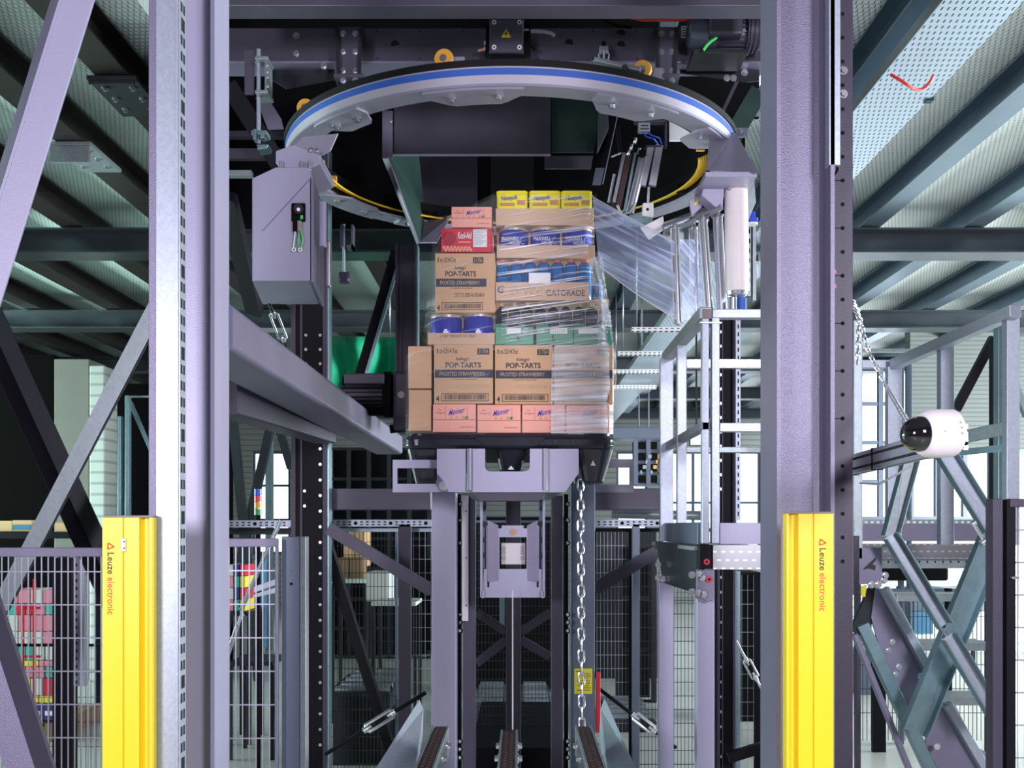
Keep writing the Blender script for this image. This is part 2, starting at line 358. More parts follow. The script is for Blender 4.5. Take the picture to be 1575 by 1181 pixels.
m = MB(); m.box(-11.2, -11, -5, 34, 0, 5.3); struct(m.build('wall_left', M['wall_corr']))
m = MB(); m.box(12, 12.2, -5, 14.8, 0, 5.3); struct(m.build('wall_right', M['wall_corr']))
# back wall with a band of windows
def wall_with_windows(name, y, x0, x1, z0, z1, wins, mt, t=.2):
    m = MB(); zs = wins[0][2:4] if wins else (z0, z0)
    xs = [x0]+[v for w_ in wins for v in w_[:2]]+[x1]
    m.box(x0, x1, y, y+t, z0, zs[0]); m.box(x0, x1, y, y+t, zs[1], z1)
    for i in range(0, len(xs), 2): m.box(xs[i], xs[i+1], y, y+t, zs[0], zs[1])
    return struct(m.build(name, mt))
wn = 0
def window(x0, x1, z0, z1, y, nx, nz):
    global wn; wn += 1
    m = MB(); f = .05
    m.box(x0, x0+f, y, y+.08, z0, z1); m.box(x1-f, x1, y, y+.08, z0, z1); m.box(x0+f, x1-f, y, y+.08, z0, z0+f); m.box(x0+f, x1-f, y, y+.08, z1-f, z1)
    for i in range(1, nx): c = x0+(x1-x0)*i/nx; m.box(c-.03, c+.03, y, y+.08, z0+f, z1-f)
    for i in range(1, nz): c = z0+(z1-z0)*i/nz; m.box(x0+f, x1-f, y+.01, y+.07, c-.025, c+.025)
    o = struct(m.build('window_%d' % wn, M['bluegrey']))
    MB().box(x0+f, x1-f, y+.035, y+.041, z0+f, z1-f).build('pane', M['glass'], o)
lw = (X(388,YB), X(446,YB), 1.1, Z(694,YB)); mw = (X(1015,YB), X(1170,YB), 1.1, Z(694,YB))
wall_with_windows('wall_back', YB, -11, 6.0, 0, 4.45, [lw, (X(948,YB), X(996,YB), 1.1, Z(694,YB)), mw], M['wall_corr'])
window(lw[0], lw[1], lw[2], lw[3], YB+.05, 1, 3); window(X(948,YB), X(996,YB), 1.1, Z(694,YB), YB+.05, 1, 2); window(mw[0], mw[1], mw[2], mw[3], YB+.05, 3, 2)
YR = 14.6
rw = [(X(1322,YR), X(1392,YR)), (X(1402,YR), X(1530,YR)), (X(1545,YR), X(1640,YR))]; rz = (Z(800,YR), Z(690,YR))
struct(MB().box(X(1310,YR), 12, YR, YR+.2, 0, rz[0]).build('wall_right_back', M['wall_corr']))
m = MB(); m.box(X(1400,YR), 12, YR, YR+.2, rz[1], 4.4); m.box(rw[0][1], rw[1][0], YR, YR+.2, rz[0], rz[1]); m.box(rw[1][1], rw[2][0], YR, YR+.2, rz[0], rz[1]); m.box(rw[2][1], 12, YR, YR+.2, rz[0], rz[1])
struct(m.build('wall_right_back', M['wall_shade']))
window(rw[0][0], rw[0][1], rz[0], Z(560,YR), YR+.05, 2, 4); window(rw[1][0], rw[1][1], rz[0], rz[1], YR+.05, 3, 1); window(rw[2][0], rw[2][1], rz[0], rz[1], YR+.05, 2, 1)
# left: near-black sheet standing in for the dark hall opening, concrete pillar
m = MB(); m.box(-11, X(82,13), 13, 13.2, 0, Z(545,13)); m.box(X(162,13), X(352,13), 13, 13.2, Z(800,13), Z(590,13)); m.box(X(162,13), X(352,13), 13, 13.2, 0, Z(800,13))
struct(m.build('wall_left_shade', M['opening_dark']))
m = MB(); m.box(X(83,12), X(137,12), 12, 12.5, 0, Z(552,12)); struct(m.build('wall_left_pillar', M['concrete'], bevel=.01))
tag(MB().box(X(137.5,11.9), X(160,11.9), 11.9, 12.3, 0, Z(562,11.9)).build('concrete_column', M['wall_corr'], bevel=.01), 'pale concrete column edge beside the brown-grey wall slab at far left', 'column')
# overhead cross beams
ordn = ['nearest', 'second', 'third', 'fourth', 'fifth', 'farthest']
for i in range(6):
    y = 9.35+3.5*i
    o = MB().ext(isec(.30, .21, .015, .012), (-10.9, y, 4.125), (11.9 if y < YR else 5.9, y, 4.125), (0,1,0)).build('cross_beam', M['beam_dark'])
    tag(o, 'wide dark steel cross beam under the perforated deck, %s row from the camera' % ordn[i], 'beam', 'overhead cross beams')
# joists running away from the camera
js = [-7.55,-6.6,-5.68,-4.75,-3.8,-2.97,-2.3,-1.4,-.5,.4,1.2,1.98,2.97,3.85,4.78,5.7,6.6,7.5,8.4,9.4]
for i, x in enumerate(js):
    L_ = x < 0; wd = .19 if L_ else .17
    ys = 7.5 if -2.1 < x < 1.6 else 4.85
    m = MB().ext(isec(wd, .185, .012, .012), (x, ys, 4.335), (x, 33 if x < 6 else 14.55, 4.335), (1,0,0))
    for k in range(7):
        yy = 6.2+3.5*k
        if yy+3 < ys or (x > 6 and yy > 10): continue
        for s_ in (-.06, .0): m.bolt((x-.03 if not L_ else x+.03, yy+s_+3.3, 4.24), .01, 1, (0,0,-1))
    o = m.build('ceiling_joist', [M['brown_steel' if L_ else 'beam_blue'], M['steel_bolt']])
    side = 'left' if L_ else 'right'
    k = len([q for q in js if (q < 0) == L_ and abs(q) < abs(x)])+1
    tag(o, '%s joist running away under the deck on the %s, %s from the middle' % ('brown-black' if L_ else 'blue-grey', side, ['first','second','third','fourth','fifth','sixth','seventh','eighth','ninth','tenth','eleventh','twelfth','thirteenth'][k-1]), 'joist', 'deck joists on the %s' % side)
# splice plates on the near left joists
for i, (x, y, lab) in enumerate(((-2.97, 7.45, 'bolted splice plate under the brown joist at upper left, lower one'), (-2.3, 6.4, 'dark bolted splice plate high at upper left near the slotted channel'))):
    t = T('splice_plate', (x, y, 4.2), lab, 'bracket')
    m = MB(); m.box(x-.14, x+.14, y-.28, y+.28, 4.215, 4.24); m.box(x-.13, x+.13, y-.28, y-.26, 4.1 if i == 0 else 4.19, 4.215); m.build('plate', M['galv_dull' if i == 0 else 'dark_steel'], t, .004)
    for a in (-.08, .08):
        for b in (-.16, .0, .16): MB().bolt((x+a, y+b, 4.215), .013, 0, (0,0,-1)).build('bolt', M['steel_bolt'], t)
# cable tray on the right
t = T('cable_tray', (2.1, 5.4, 4.12), 'wide blue-white perforated cable tray under the right deck', 'cable tray')
m = MB().box(1.93, 2.30, 4.6, 23, 4.10, 4.104); m.build('tray_bottom', M['tray_perf'], t)
MB().box(1.925, 1.93, 4.6, 23, 4.10, 4.16).box(2.30, 2.305, 4.6, 23, 4.10, 4.16).build('tray_side', M['galv_dull'], t)
for y in (6.1, 7.6, 9.8): MB().box(2.28, 2.32, y, y+.05, 4.09, ZC).build('tray_hanger', M['green_plate'], t)
m = MB().tube([(2.04+.11*math.cos(a), 5.66+.05*math.sin(2*a), 4.05-.07*math.sin(a)) for a in [math.pi*k/10 for k in range(11)]], .008)
tag(m.build('loose_cable', M['red_cable']), 'red cable loop hanging out of the cable tray at top right', 'cable')
# far posts seen under the deck
def post(px0, px1, Y, py0, py1, mt, name, label, cat='post', d=.08, g=None):
    z0 = 0 if py1 is None else Z(py1, Y); z1 = 4.02 if py0 is None else Z(py0, Y)
    return tag(MB().box(X(px0,Y), X(px1,Y), Y, Y+d, z0, z1).build(name, M[mt], bevel=.003), label, cat, g)
post(181, 186, 11.5, 640, None, 'galv_teal', 'slim_post', 'thin blue-grey post in the dark opening, left one of two')
post(192, 198, 11.5, 608, None, 'galv_teal', 'slim_post', 'thin blue-grey post in the dark opening carrying a slanted strut')
def bar(p, q, prof, mt, name, label, cat='brace', adir=(0,1,0), g=None, bevel=0):
    return tag(MB().ext(prof, p, q, adir).build(name, M[mt], bevel=bevel), label, cat, g)
bar(P(200,618,11.6), P(236,700,11.6), rhs(.04,.04), 'galv_teal', 'slanted_strut', 'thin slanted strut from the slim blue-grey post to the slotted channel')
bar(P(198,610,11.6), P(236,610,11.6), rhs(.02,.02), 'galv_dull', 'thin_rail', 'thin level rail on top of the slim blue-grey post', 'rail')
# far left window lattice & signal light
post(408, 418, 15, 640, None, 'galv_teal', 'far_post', 'blue-grey post in front of the bright left window', d=.12)
bar(P(350,560,12), (X(398,12),12,0), rhs(.09,.09), 'dark_steel', 'far_brace', 'dark far brace leaning right toward the signal light', g='far crossed braces')
bar(P(420,640,12.2), (X(330,12.2),12.2,0), rhs(.09,.09), 'dark_steel', 'far_brace', 'dark far brace crossing in front of the bright left window', g='far crossed braces')
bar(P(430,660,10), P(448,720,10), rhs(.07,.07), 'dark_steel', 'far_brace', 'short dark brace beside the bolted rack post, by the bright window')
t = T('signal_light', P(397,800,7.6), 'four colour signal light column, blue red amber green, by the bright left window', 'signal light')
for i, c in enumerate(('stack_green','stack_amber','stack_red','stack_blue')):
    z = Z(792,7.6)+i*.046; MB().cyl((X(397,7.6),7.6,z), (X(397,7.6),7.6,z+.043), .026, seg=20).build('lens', M[c], t, label=c[6:]+' lens')
MB().cyl((X(397,7.6),7.6,0), (X(397,7.6),7.6,Z(792,7.6)), .018).build('base', M['black'], t)
# green tarpaulin far behind
m = MB(); n = 24; vs = []; fs = []
for i in range(n+1):
    for j in range(7):
        u = i/n; v = j/6; px = 455+170*u; py = 518+100*v
        p = P(px, py, 11.2+.25*math.sin(u*17)+.15*math.sin(v*5+u*6)); vs.append(p)
for i in range(n):
    for j in range(6): fs.append((i*7+j, (i+1)*7+j, (i+1)*7+j+1, i*7+j+1))
m.add(vs, fs, 0, True); o = m.build('tarpaulin', M['net_green']); [MB().cyl((X(a_,11.2),11.2,Z(520,11.2)), (X(a_,11.2),11.2,ZC), .006, seg=6).build('hanging_wire', M['steel_bolt'], o) for a_ in (470, 600)]; sm = o.modifiers.new('t', 'SOLIDIFY'); sm.thickness = .01
tag(o, 'crumpled bright green tarpaulin hung behind the motor under the deck', 'tarpaulin')
# bright work lamp at right middle
t = T('work_lamp', P(1066,672,13), 'small glaring work lamp seen between the railing posts', 'lamp')
MB().box(X(1062,13), X(1080,13), 13.02, 13.1, Z(684,13), Z(664,13)).build('housing', M['dark_steel'], t)
MB().box(X(1063,13), X(1079,13), 13.0, 13.02, Z(683,13), Z(665,13)).build('lamp_face', M['lamp'], t)
bar(P(1071,664,13.06), (X(1071,13.06),13.06,ZC), rhs(.02,.02), 'dark_steel', 'lamp_drop_rod', 'thin rod the glaring work lamp hangs from', 'rod')
# hanging slotted trays in the right background
for i, (a, b, y, Y, lab) in enumerate(((972,1057,506,8.6,'white slotted hanger rail just under the film web'),(951,1030,543,10.4,'white slotted hanger rail, second down behind the slanting handrail'),(940,1018,571,12,'white slotted hanger rail, third down behind the slanting handrail'),(938,1010,595,13.6,'white slotted hanger rail, lowest of the hanging four'))):
    t = T('hanger_rail', P((a+b)/2,y,Y), lab, 'rail', 'hanging slotted rails')
    MB().box(X(a,Y), X(b,Y), Y, Y+.06, Z(y+3,Y), Z(y-3,Y)).build('rail', M['strip_perf'], t)
    MB().cyl((X(a+8,Y),Y+.03,Z(y-3,Y)), (X(a+8,Y),Y+.03,ZC), .005, seg=6).build('drop_wire', M['steel_bolt'], t)
m = MB().hexa([P(1055,505,9.2),P(1100,505,9.2),P(1100,505,9.5),P(1055,505,9.5)],[P(1055,500,9.2),P(1100,500,9.2),P(1100,500,9.5),P(1055,500,9.5)])
# second cable tray receding on right of cargo
t = T('cable_tray', (1.05, 8, 3.5), 'blue perforated cable tray running back below the slanting handrail', 'cable tray')
MB().box(1.25, 1.62, 7.4, 22, 3.50, 3.505).build('tray_bottom', M['tray_perf'], t); MB().box(1.245, 1.25, 7.4, 22, 3.50, 3.56).box(1.62, 1.625, 7.4, 22, 3.50, 3.56).build('tray_side', M['galv_dull'], t)
for y in (9.2, 12.6, 16): MB().box(1.40, 1.42, y, y+.02, 3.505, ZC).build('tray_hanger', M['galv_dull'], t)
# duct at right-middle background
tag(MB().pbox(942, 1016, 657, 674, 15.2, .6).box(1.68, 1.70, 15.5, 15.52, Z(657,15.2), ZC).box(1.82, 1.84, 15.5, 15.52, Z(657,15.2), ZC).build('duct', M['bluegrey'], bevel=.03), 'teal-grey horizontal duct in the right background above the dark rack', 'duct')
def rack(px0, px1, py0, py1, Y, nx, nz, label, mt='bluegrey', ctrl=True):
    t = T('machine_rack', ((X(px0,Y)+X(px1,Y))/2, Y, 0 if py1 is None else Z(py1,Y)), label, 'rack')
    z0 = 0 if py1 is None else Z(py1,Y); z1 = Z(py0,Y); x0, x1 = X(px0,Y), X(px1,Y)
    MB().box(x0, x1, Y+.35, Y+.4, z0, z1).build('back_panel', M['black'], t)
    for i in range(nx+1): c = x0+(x1-x0)*i/nx; MB().box(c-.025, c+.025, Y, Y+.05, z0, z1).build('upright', M[mt], t)
    for i in range(nz+1): c = z0+(z1-z0)*i/nz; MB().box(x0, x1, Y+.05, Y+.09, c-.02, c+.02).build('shelf_rail', M[mt], t)
    return t, x0, x1, z0, z1
t, x0, x1, z0, z1 = rack(978, 1017, 676, 745, 12.5, 2, 4, 'dark equipment rack with amber labels left of the galvanised post')
for i in range(8): MB().box(x0+.05+.03*i, x0+.07+.03*i+.02*(i%2), 12.49, 12.5, z0+.12+.06*(i%4), z0+.16+.06*(i%4)).build('amber_label', M['stack_amber' if i > 4 else 'galv_teal'], t)
rack(505, 660, 690, None, 14, 5, 7, 'wide dark rack grid behind the middle left fence', 'dark_steel')
rack(952, 1006, 840, None, 10.5, 2, 3, 'dark cabinet with glass doors behind the right fence', 'dark_steel')
# distant floor furniture left
def boxpile(label, px0, px1, py0, py1, Y, cols, d=.5, n=3, m_=2):
    x0, x1, z0, z1 = X(px0,Y), X(px1,Y), Z(py1,Y), Z(py0,Y); k = 0
    for j in range(m_):
        for i in range(n):
            a = x0+(x1-x0)*i/n; b = x0+(x1-x0)*(i+1)/n; c = z0+(z1-z0)*j/m_; e = z0+(z1-z0)*(j+1)/m_
            o = MB().box(a+.004, b-.004, Y, Y+d, c+.002, e-.002).build('carton', M[cols[(i+j*n)%len(cols)]], bevel=.004); k += 1
            tag(o, '%s, %s row, %s' % (label, ['bottom','second','third','fourth','fifth','sixth'][j], ['first','second','third','fourth','fifth'][i]), 'box', label)
YP = 8.6; fz = 0.16
def pallet(px0, px1, Y, label, d=1.0, mt='box_brown', z=0):
    x0, x1 = X(px0,Y), X(px1,Y); t = T('pallet', ((x0+x1)/2, Y+d/2, z), label, 'pallet')
    for k in range(5): MB().box(x0+(x1-x0)*k/5+.01, x0+(x1-x0)*(k+1)/5-.01, Y, Y+d, z+.12, z+.145).build('deck_board', M[mt], t)
    for k in range(3): a = x0+(x1-x0-.1)*k/2; MB().box(a, a+.1, Y, Y+d, z, z+.12).build('block', M[mt], t)
pallet(6, 82, YP, 'low brown pallet under the colourful packs behind the left fence')
x0, x1 = X(6,YP), X(82,YP)
layers = [('box_navy', .14, 'navy lettered pack', 4), ('box_yellow', .06, 'flat yellow pack', 3), ('box_yellow', .14, 'yellow and teal pack', 4), ('box_pink', .09, 'pink pack', 5), ('box_yellow', .05, 'thin yellow pack', 3), ('box_teal', .13, 'teal pack', 5), ('box_white', .10, 'white pack', 4), ('box_pink', .13, 'tall pink pack', 4), ('box_teal', .09, 'small teal pack', 5), ('box_pink', .11, 'rose pack', 4)]
z = fz+.004; LV = ['first','second','third','fourth','fifth','sixth','seventh','eighth','ninth','tenth']
for j, (mt, h, nm, n) in enumerate(layers):
    for i in range(n):
        a = x0+(x1-x0)*i/n; b = x0+(x1-x0)*(i+1)/n
        mm = mt if j in (0, 1) else random.choice([mt, mt, 'box_teal', 'box_white', 'box_pink', 'red_card'])
        t = tag(MB().box(a+.004, b-.004, YP+.03, YP+.4, z, z+h-.006).build('food_pack', M[mm], bevel=.003), '%s on the colourful far pallet, %s layer up, %s in its row' % (nm, LV[j], ['first','second','third','fourth','fifth'][i]), 'pack', 'packs on the colourful far pallet')
        if j == 0: MB().box(a+.02, b-.02, YP+.025, YP+.03, z+.04, z+.075).build('print', M['white_print'], t)
    z += h
t = T('trolley_frame', (X(55,8.4), 8.4, 0), 'thin red trolley frame standing before the colourful packs', 'trolley')
for a in (34, 52): MB().box(X(a,8.4)-.009, X(a,8.4)+.009, 8.4, 8.42, 0, Z(890 if a == 52 else 930,8.4)).build('upright', M['red_guard'], t)
for b in (935, 1010): MB().box(X(30,8.4), X(60,8.4), 8.42, 8.44, Z(b,8.4)-.008, Z(b,8.4)+.008).build('crossbar', M['red_guard'], t)
# shelf with flat boxes far left
t = T('storage_shelf', (X(30,10.5), 10.5, 0), 'dark storage shelf at far left with flat cartons on it', 'shelf')
MB().box(X(-40,10.5), X(158,10.5), 10.4, 11, Z(828,10.5), Z(818,10.5)).build('shelf_board', M['black_paint'], t)
for a in (-30, 150): MB().box(X(a,10.5), X(a+6,10.5), 10.45, 10.5, 0, Z(828,10.5)).build('leg', M['black_paint'], t)
tag(MB().box(X(-20,10.5), X(22,10.5), 10.45, 10.9, Z(817,10.5), Z(801,10.5)).build('carton', M['box_tan']), 'flat tan carton at the left end of the dark far shelf', 'box')
o = MB().box(X(23,10.5), X(52,10.5), 10.45, 10.9, Z(817,10.5), Z(800,10.5)).box(X(24,10.5), X(51,10.5), 10.44, 10.45, Z(815,10.5), Z(807,10.5), 1).build('carton', [M['box_tan'], M['box_blue']]); tag(o, 'tan carton with a blue picture on the far left shelf', 'box')
tag(MB().box(X(88,10.5), X(104,10.5), 10.45, 10.9, Z(817,10.5), Z(804,10.5)).build('carton', M['box_tan']), 'small tan carton on the far shelf behind the crossed braces', 'box')
for i, (a, b) in enumerate(((0, 28), (76, 100))):
    tag(MB().box(X(a,10), X(b,10), 10, 10.3, Z(856,10), Z(843,10)).build('carton', M['box_tan']), ['tan carton under the far shelf at the left picture edge', 'tan carton under the far shelf behind the crossed braces'][i], 'box')
    bar((X((a+b)/2,10),10.15,0), (X((a+b)/2,10),10.15,Z(857,10)), rhs(.08,.08), 'black_paint', 'carton_stand', ['dark stand below the left tan carton','dark stand below the tan carton by the crossed braces'][i], 'stand')
# middle bay furniture
pallet(512, 590, 10.6, 'dark pallet behind the middle left fence', .9, 'black_paint')
boxpile('tan carton on the far pallet beyond the fence', 528, 562, 815, 872, 9.9, ['box_tan','box_tan','cardboard','box_tan'], .4, 2, 3)
boxpile('brown carton on the far white table', 517, 558, 858, 890, 9.6, ['box_brown','box_brown'], .3, 2, 1)
def table(px0, px1, py, Y, label, mt='box_white', d=.5):
    t = T('work_table', ((X(px0,Y)+X(px1,Y))/2, Y, 0), label, 'table')
    MB().box(X(px0,Y), X(px1,Y), Y, Y+d, Z(py+6,Y), Z(py,Y)).build('table_top', M[mt], t, .005)
    for a in (px0, px1-5):
        for yy in (Y+.02, Y+d-.06): MB().box(X(a,Y), X(a+5,Y), yy, yy+.04, 0, Z(py+6,Y)).build('leg', M['dark_steel'], t)
table(508, 565, 891, 9.4, 'white table holding brown cartons behind the middle left fence')
tag(MB().pbox(563, 598, 880, 925, 9.2, .4).build('cabinet', M['box_white'], bevel=.01), 'white cabinet beside the white table behind the middle left fence', 'cabinet')
table(571, 640, 926, 8.4, 'long pale bench in front of the white cabinet')
table(350, 420, 1018, 7.9, 'dark low bench behind the turnbuckle fence panel', 'dark_steel')
boxpile('bright grocery pack behind the clamp plate', 350, 378, 868, 940, 8.5, ['box_pink','box_teal','box_yellow','box_white','box_navy','red_card'], .3, 3, 4)
table(346, 384, 941, 8.45, 'narrow stand under the bright grocery packs', 'dark_steel')
tag(MB().pbox(392, 402, 860, 1000, 8.9, .2).build('blue_cylinder_case', M['box_blue'], bevel=.01), 'slim blue case standing behind the turnbuckle fence panel', 'case')
# dark conveyor units behind the lift and fences
for i, (a, b, y, lab) in enumerate(((728, 776, 1085, 'dark conveyor unit low behind the lift, left of the centre post'), (802, 848, 1085, 'dark conveyor unit low behind the lift, right of the centre post'), (935, 1010, 1110, 'low pale conveyor unit behind the right fence'), (508, 600, 1068, 'low green-white conveyor unit behind the middle left fence'))):
    Y = 9.0 if i < 3 else 7.7; t = T('conveyor_unit', ((X(a,Y)+X(b,Y))/2, Y, 0), lab, 'conveyor')
    MB().box(X(a,Y), X(b,Y), Y, Y+1.2, Z(y+26,Y), Z(y,Y)).build('frame', M['bluegrey' if i < 2 else 'dark_steel'], t, .005)
    n = 5
    for k in range(n): MB().cyl((X(a,Y)+.02, Y+.1+.24*k, Z(y,Y)+.02), (X(b,Y)-.02, Y+.1+.24*k, Z(y,Y)+.02), .03).build('roller', M['galv_dull'], t)
    for k in (0, 1): MB().box(X(a,Y)+.01, X(b,Y)-.01, Y+.05+k, Y+.1+k, 0, Z(y+26,Y)).build('leg', M['dark_steel'], t)
tag(MB().pbox(724, 872, 795, 1060, 11.2, .8).build('machine_housing', M['black'], bevel=.02), 'black machine housing behind the lift posts', 'machine')
tag(MB().pbox(915, 1012, 815, 1080, 12.2, .6).build('machine_housing', M['dark_steel'], bevel=.02), 'dark machine housing behind the right fence', 'machine')
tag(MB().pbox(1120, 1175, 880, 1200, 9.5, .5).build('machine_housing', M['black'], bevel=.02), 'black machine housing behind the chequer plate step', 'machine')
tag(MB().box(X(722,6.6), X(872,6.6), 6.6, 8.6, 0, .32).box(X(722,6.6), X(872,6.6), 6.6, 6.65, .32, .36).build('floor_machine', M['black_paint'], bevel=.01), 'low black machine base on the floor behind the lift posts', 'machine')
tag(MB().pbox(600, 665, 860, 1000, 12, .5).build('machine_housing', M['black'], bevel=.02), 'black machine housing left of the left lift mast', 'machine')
# right bay under the platform
boxpile('blue-white crate behind the stairs', 1405, 1520, 905, 975, 10.5, ['box_blue','box_white','galv_dull','box_white','bluegrey'], .5, 4, 2)
table(1395, 1530, 976, 10.4, 'long pale bench holding blue-white crates behind the stairs')
tag(MB().pbox(1320, 1350, 1000, 1120, 11, .4).build('cabinet', M['bluegrey'], bevel=.01), 'blue-grey cabinet seen low left of the stair stringer', 'cabinet')
tag(MB().pbox(1330, 1460, 872, 893, 8.2, 1.0).build('duct', M['black'], bevel=.02), 'black duct below the perforated channel of the stair landing', 'duct')
# ================================================================ FOREGROUND FRAME
t = T('steel_column', (.835, 3.3, 0), 'broad lilac-grey steel column right of the lift with rough painted web', 'column')
MB().ext(hsec(.17, .22, .012, .012, .022), (.840, 3.31, 0), (.840, 3.31, 4.9), (1,0,0)).build('beam', M['lilac'], t)
t = T('steel_column', (-.985, 3.3, 0), 'broad lilac-grey steel column left of the lift beside the slotted channel', 'column')
MB().ext(hsec(.165, .16, .012, .012, .024), (-.981, 3.28, 0), (-.981, 3.28, 4.9), (1,0,0)).build('beam', M['lilac_light'], t)
# slotted channel on the left column
t = T('slotted_channel', (-.98, 3.03, 0), 'bright galvanised slotted channel mounted before the left column', 'channel')
m = MB(); m.box(-1.003, -.942, 3.0, 3.004, 0, 4.9); m.box(-.942, -.938, 3.0, 3.055, 0, 4.9); m.box(-.950, -.942, 2.996, 3.0, 0, 4.9)
m.build('channel', M['galv'], t)
MB().box(-1.025, -1.003, 3.002, 3.06, 0, 4.9).build('edge_strip', M['lilac'], t, .002)
m = MB(); z = .02; k = 0
while z < 4.5:
    if k % 5 == 2: m.box(-.938, -.9374, 3.012, 3.042, z, z+.036)
    else:
        m.box(-.938, -.9374, 3.008, 3.022, z+.006, z+.032); m.box(-.938, -.9374, 3.03, 3.044, z+.006, z+.032)
    z += .0456; k += 1
m.build('slots', M['hole'], t)
# perforated post on the right column
YQ = 3.3
t = T('perforated_post', (X(1296,YQ), YQ, 0), 'dark lilac post with a row of round holes at the right column', 'post')
MB().box(X(1280,YQ), X(1312,YQ), YQ, YQ+.05, 0, 4.9).build('post', M['lilac_dark'], t, .002)
m = MB()
for k in range(-2, 26):
    zz = Z(790-36.6*k, YQ)
    if zz > .1:
        m.cyl((X(1296,YQ), YQ-.0006, zz), (X(1296,YQ), YQ, zz), .0062, seg=14)
        if k >= 4 and k % 2 == 0: m.box(X(1282,YQ), X(1296,YQ), YQ-.0006, YQ, zz-.0012, zz+.0012)
m.build('holes', M['hole'], t)
for py in (418, 440): MB().cyl((X(1280.5,YQ)+.004, YQ-.001, Z(py,YQ)), (X(1280.5,YQ)+.004, YQ, Z(py,YQ)), .008).build('paint_dot', M['red_guard'], t, label='red paint dot')
for py in (109, 145): MB().bolt((X(1297,YQ), YQ, Z(py,YQ)), .009).build('bolt', M['steel_bolt'], t)
t = T('cable_duct', (X(1285,3.2), 3.2, Z(254,3.2)), 'narrow galvanised cable duct at the top of the right column', 'cable duct')
MB().box(X(1275,3.2), X(1293,3.2), 3.2, 3.24, Z(254,3.2), 4.9).build('duct', M['galv'], t, .002)
MB().tube([P(1288,254,3.22), P(1288,262,3.22), P(1284,268,3.22), P(1278,270,3.23)], .004).build('cable_end', M['black'], t)
# big diagonal angle irons at left edge
def angle(p, q, w_, h_, t_, ad, mt, label, flip=False, cat='brace', g=None):
    pr = lsec(w_, h_, t_)
    if flip: pr = [(-a, b) for a, b in pr]
    return tag(MB().ext(pr, p, q, ad).build('angle_brace', M[mt], bevel=.002), label, cat, g)
p, q = P(-95,612,3.0), P(128,-110,3.0)
m = MB(); m.ext([(0,0),(.086,0),(.086,.008),(0,.008)], p, q, (1,0,0)); m.ext([(-.006,-.002),(.003,-.002),(.003,.014),(-.006,.014)], p, q, (1,0,0))
m.ext([(-.004,0),(.0,.008),(-.062,.075),(-.066,.068)], p, q, (1,0,0), 1)
o = m.build('angle_brace', [M['lilac_light'], M['lilac']], bevel=.001); tag(o, 'big near lilac angle brace slanting across the upper left corner', 'brace')  # receding leg gets the darker paint: its shade is in the colour
p, q = P(85,1262,3.0), P(-95,705,3.0)
m = MB(); m.ext([(0,0),(-.085,0),(-.085,.008),(0,.008)], q, p, (1,0,0)); m.ext([(0,0),(.062,.03),(.058,.04),(-.004,.01)], q, p, (1,0,0), 1)
o = m.build('angle_brace', [M['lilac'], M['lilac_dark']]); tag(o, 'near dark lilac angle brace slanting down at the lower left corner', 'brace')  # shaded leg of the same angle coloured darker
# light curtains
def curtain(label, mir, px0, px1, pyt, tx, Y=2.95):
    s_ = -1 if mir else 1
    f = lambda u: X(px0+(px1-px0)*(1-u if mir else u), Y)
    t = T('light_curtain', (X((px0+px1)/2,Y), Y, 0), label, 'light curtain')
    zt = Z(pyt, Y)
    prof = [(0,0),(.415,0),(.425,.006),(.445,.006),(.455,0),(.755,0),(.762,.024),(.945,.026),(.955,.004),(1,.004),(1,.045),(0,.045)]
    vs = [(f(u), Y+d) for u, d in prof]; n = len(vs)
    MB().add([(x,y,0) for x,y in vs]+[(x,y,zt) for x,y in vs], [(i,(i+1)%n,n+(i+1)%n,n+i) for i in range(n)]+[tuple(range(n)), tuple(range(n,2*n))]).build('housing', M['yellow'], t)
    a, b = sorted((f(.02), f(1)))
    MB().box(a, b, Y+.003, Y+.045, zt, zt+.006).build('end_cap', M['grey_cap'], t, .001)
    text('Leuze', X(tx-5,Y), X(tx+5,Y), Z(883 if not mir else 877,Y), Z(850 if not mir else 843,Y), Y-.0008, M['black_ink'], t, bold=.01, down=True)
    text('electronic', X(tx-5,Y), X(tx+5,Y), Z(945 if not mir else 940,Y), Z(888 if not mir else 881,Y), Y-.0008, M['red_ink'], t, bold=.01, down=True)
    cz = 840 if not mir else 834
    m = MB(); A = [(tx-5,cz+4.5),(tx+5,cz+1),(tx-4,cz-5)]
    for k in range(3):
        p = P(*A[k],Y-.0008); q = P(*A[(k+1)%3],Y-.0008); m.tube([p,q], .0017, seg=6)
    m.build('logo', M['red_ink'], t)
    return t
t = curtain('yellow safety light curtain at left before the fence, with a white clip', False, 157.5, 232.5, 796, 170.5)
Y = 2.95
MB().box(X(187.5,Y), X(194,Y), Y-.006, Y, Z(848,Y), Z(828,Y)).cyl(P(191,833,Y-.007), P(191,833,Y-.006), .0022, mi=1).cyl(P(191,843,Y-.007), P(191,843,Y-.006), .0022, mi=1).build('clip', [M['white_plastic'], M['hole']], t, .001)
curtain('yellow safety light curtain at right before the broad column', True, 1210.5, 1282, 790, 1265.5)
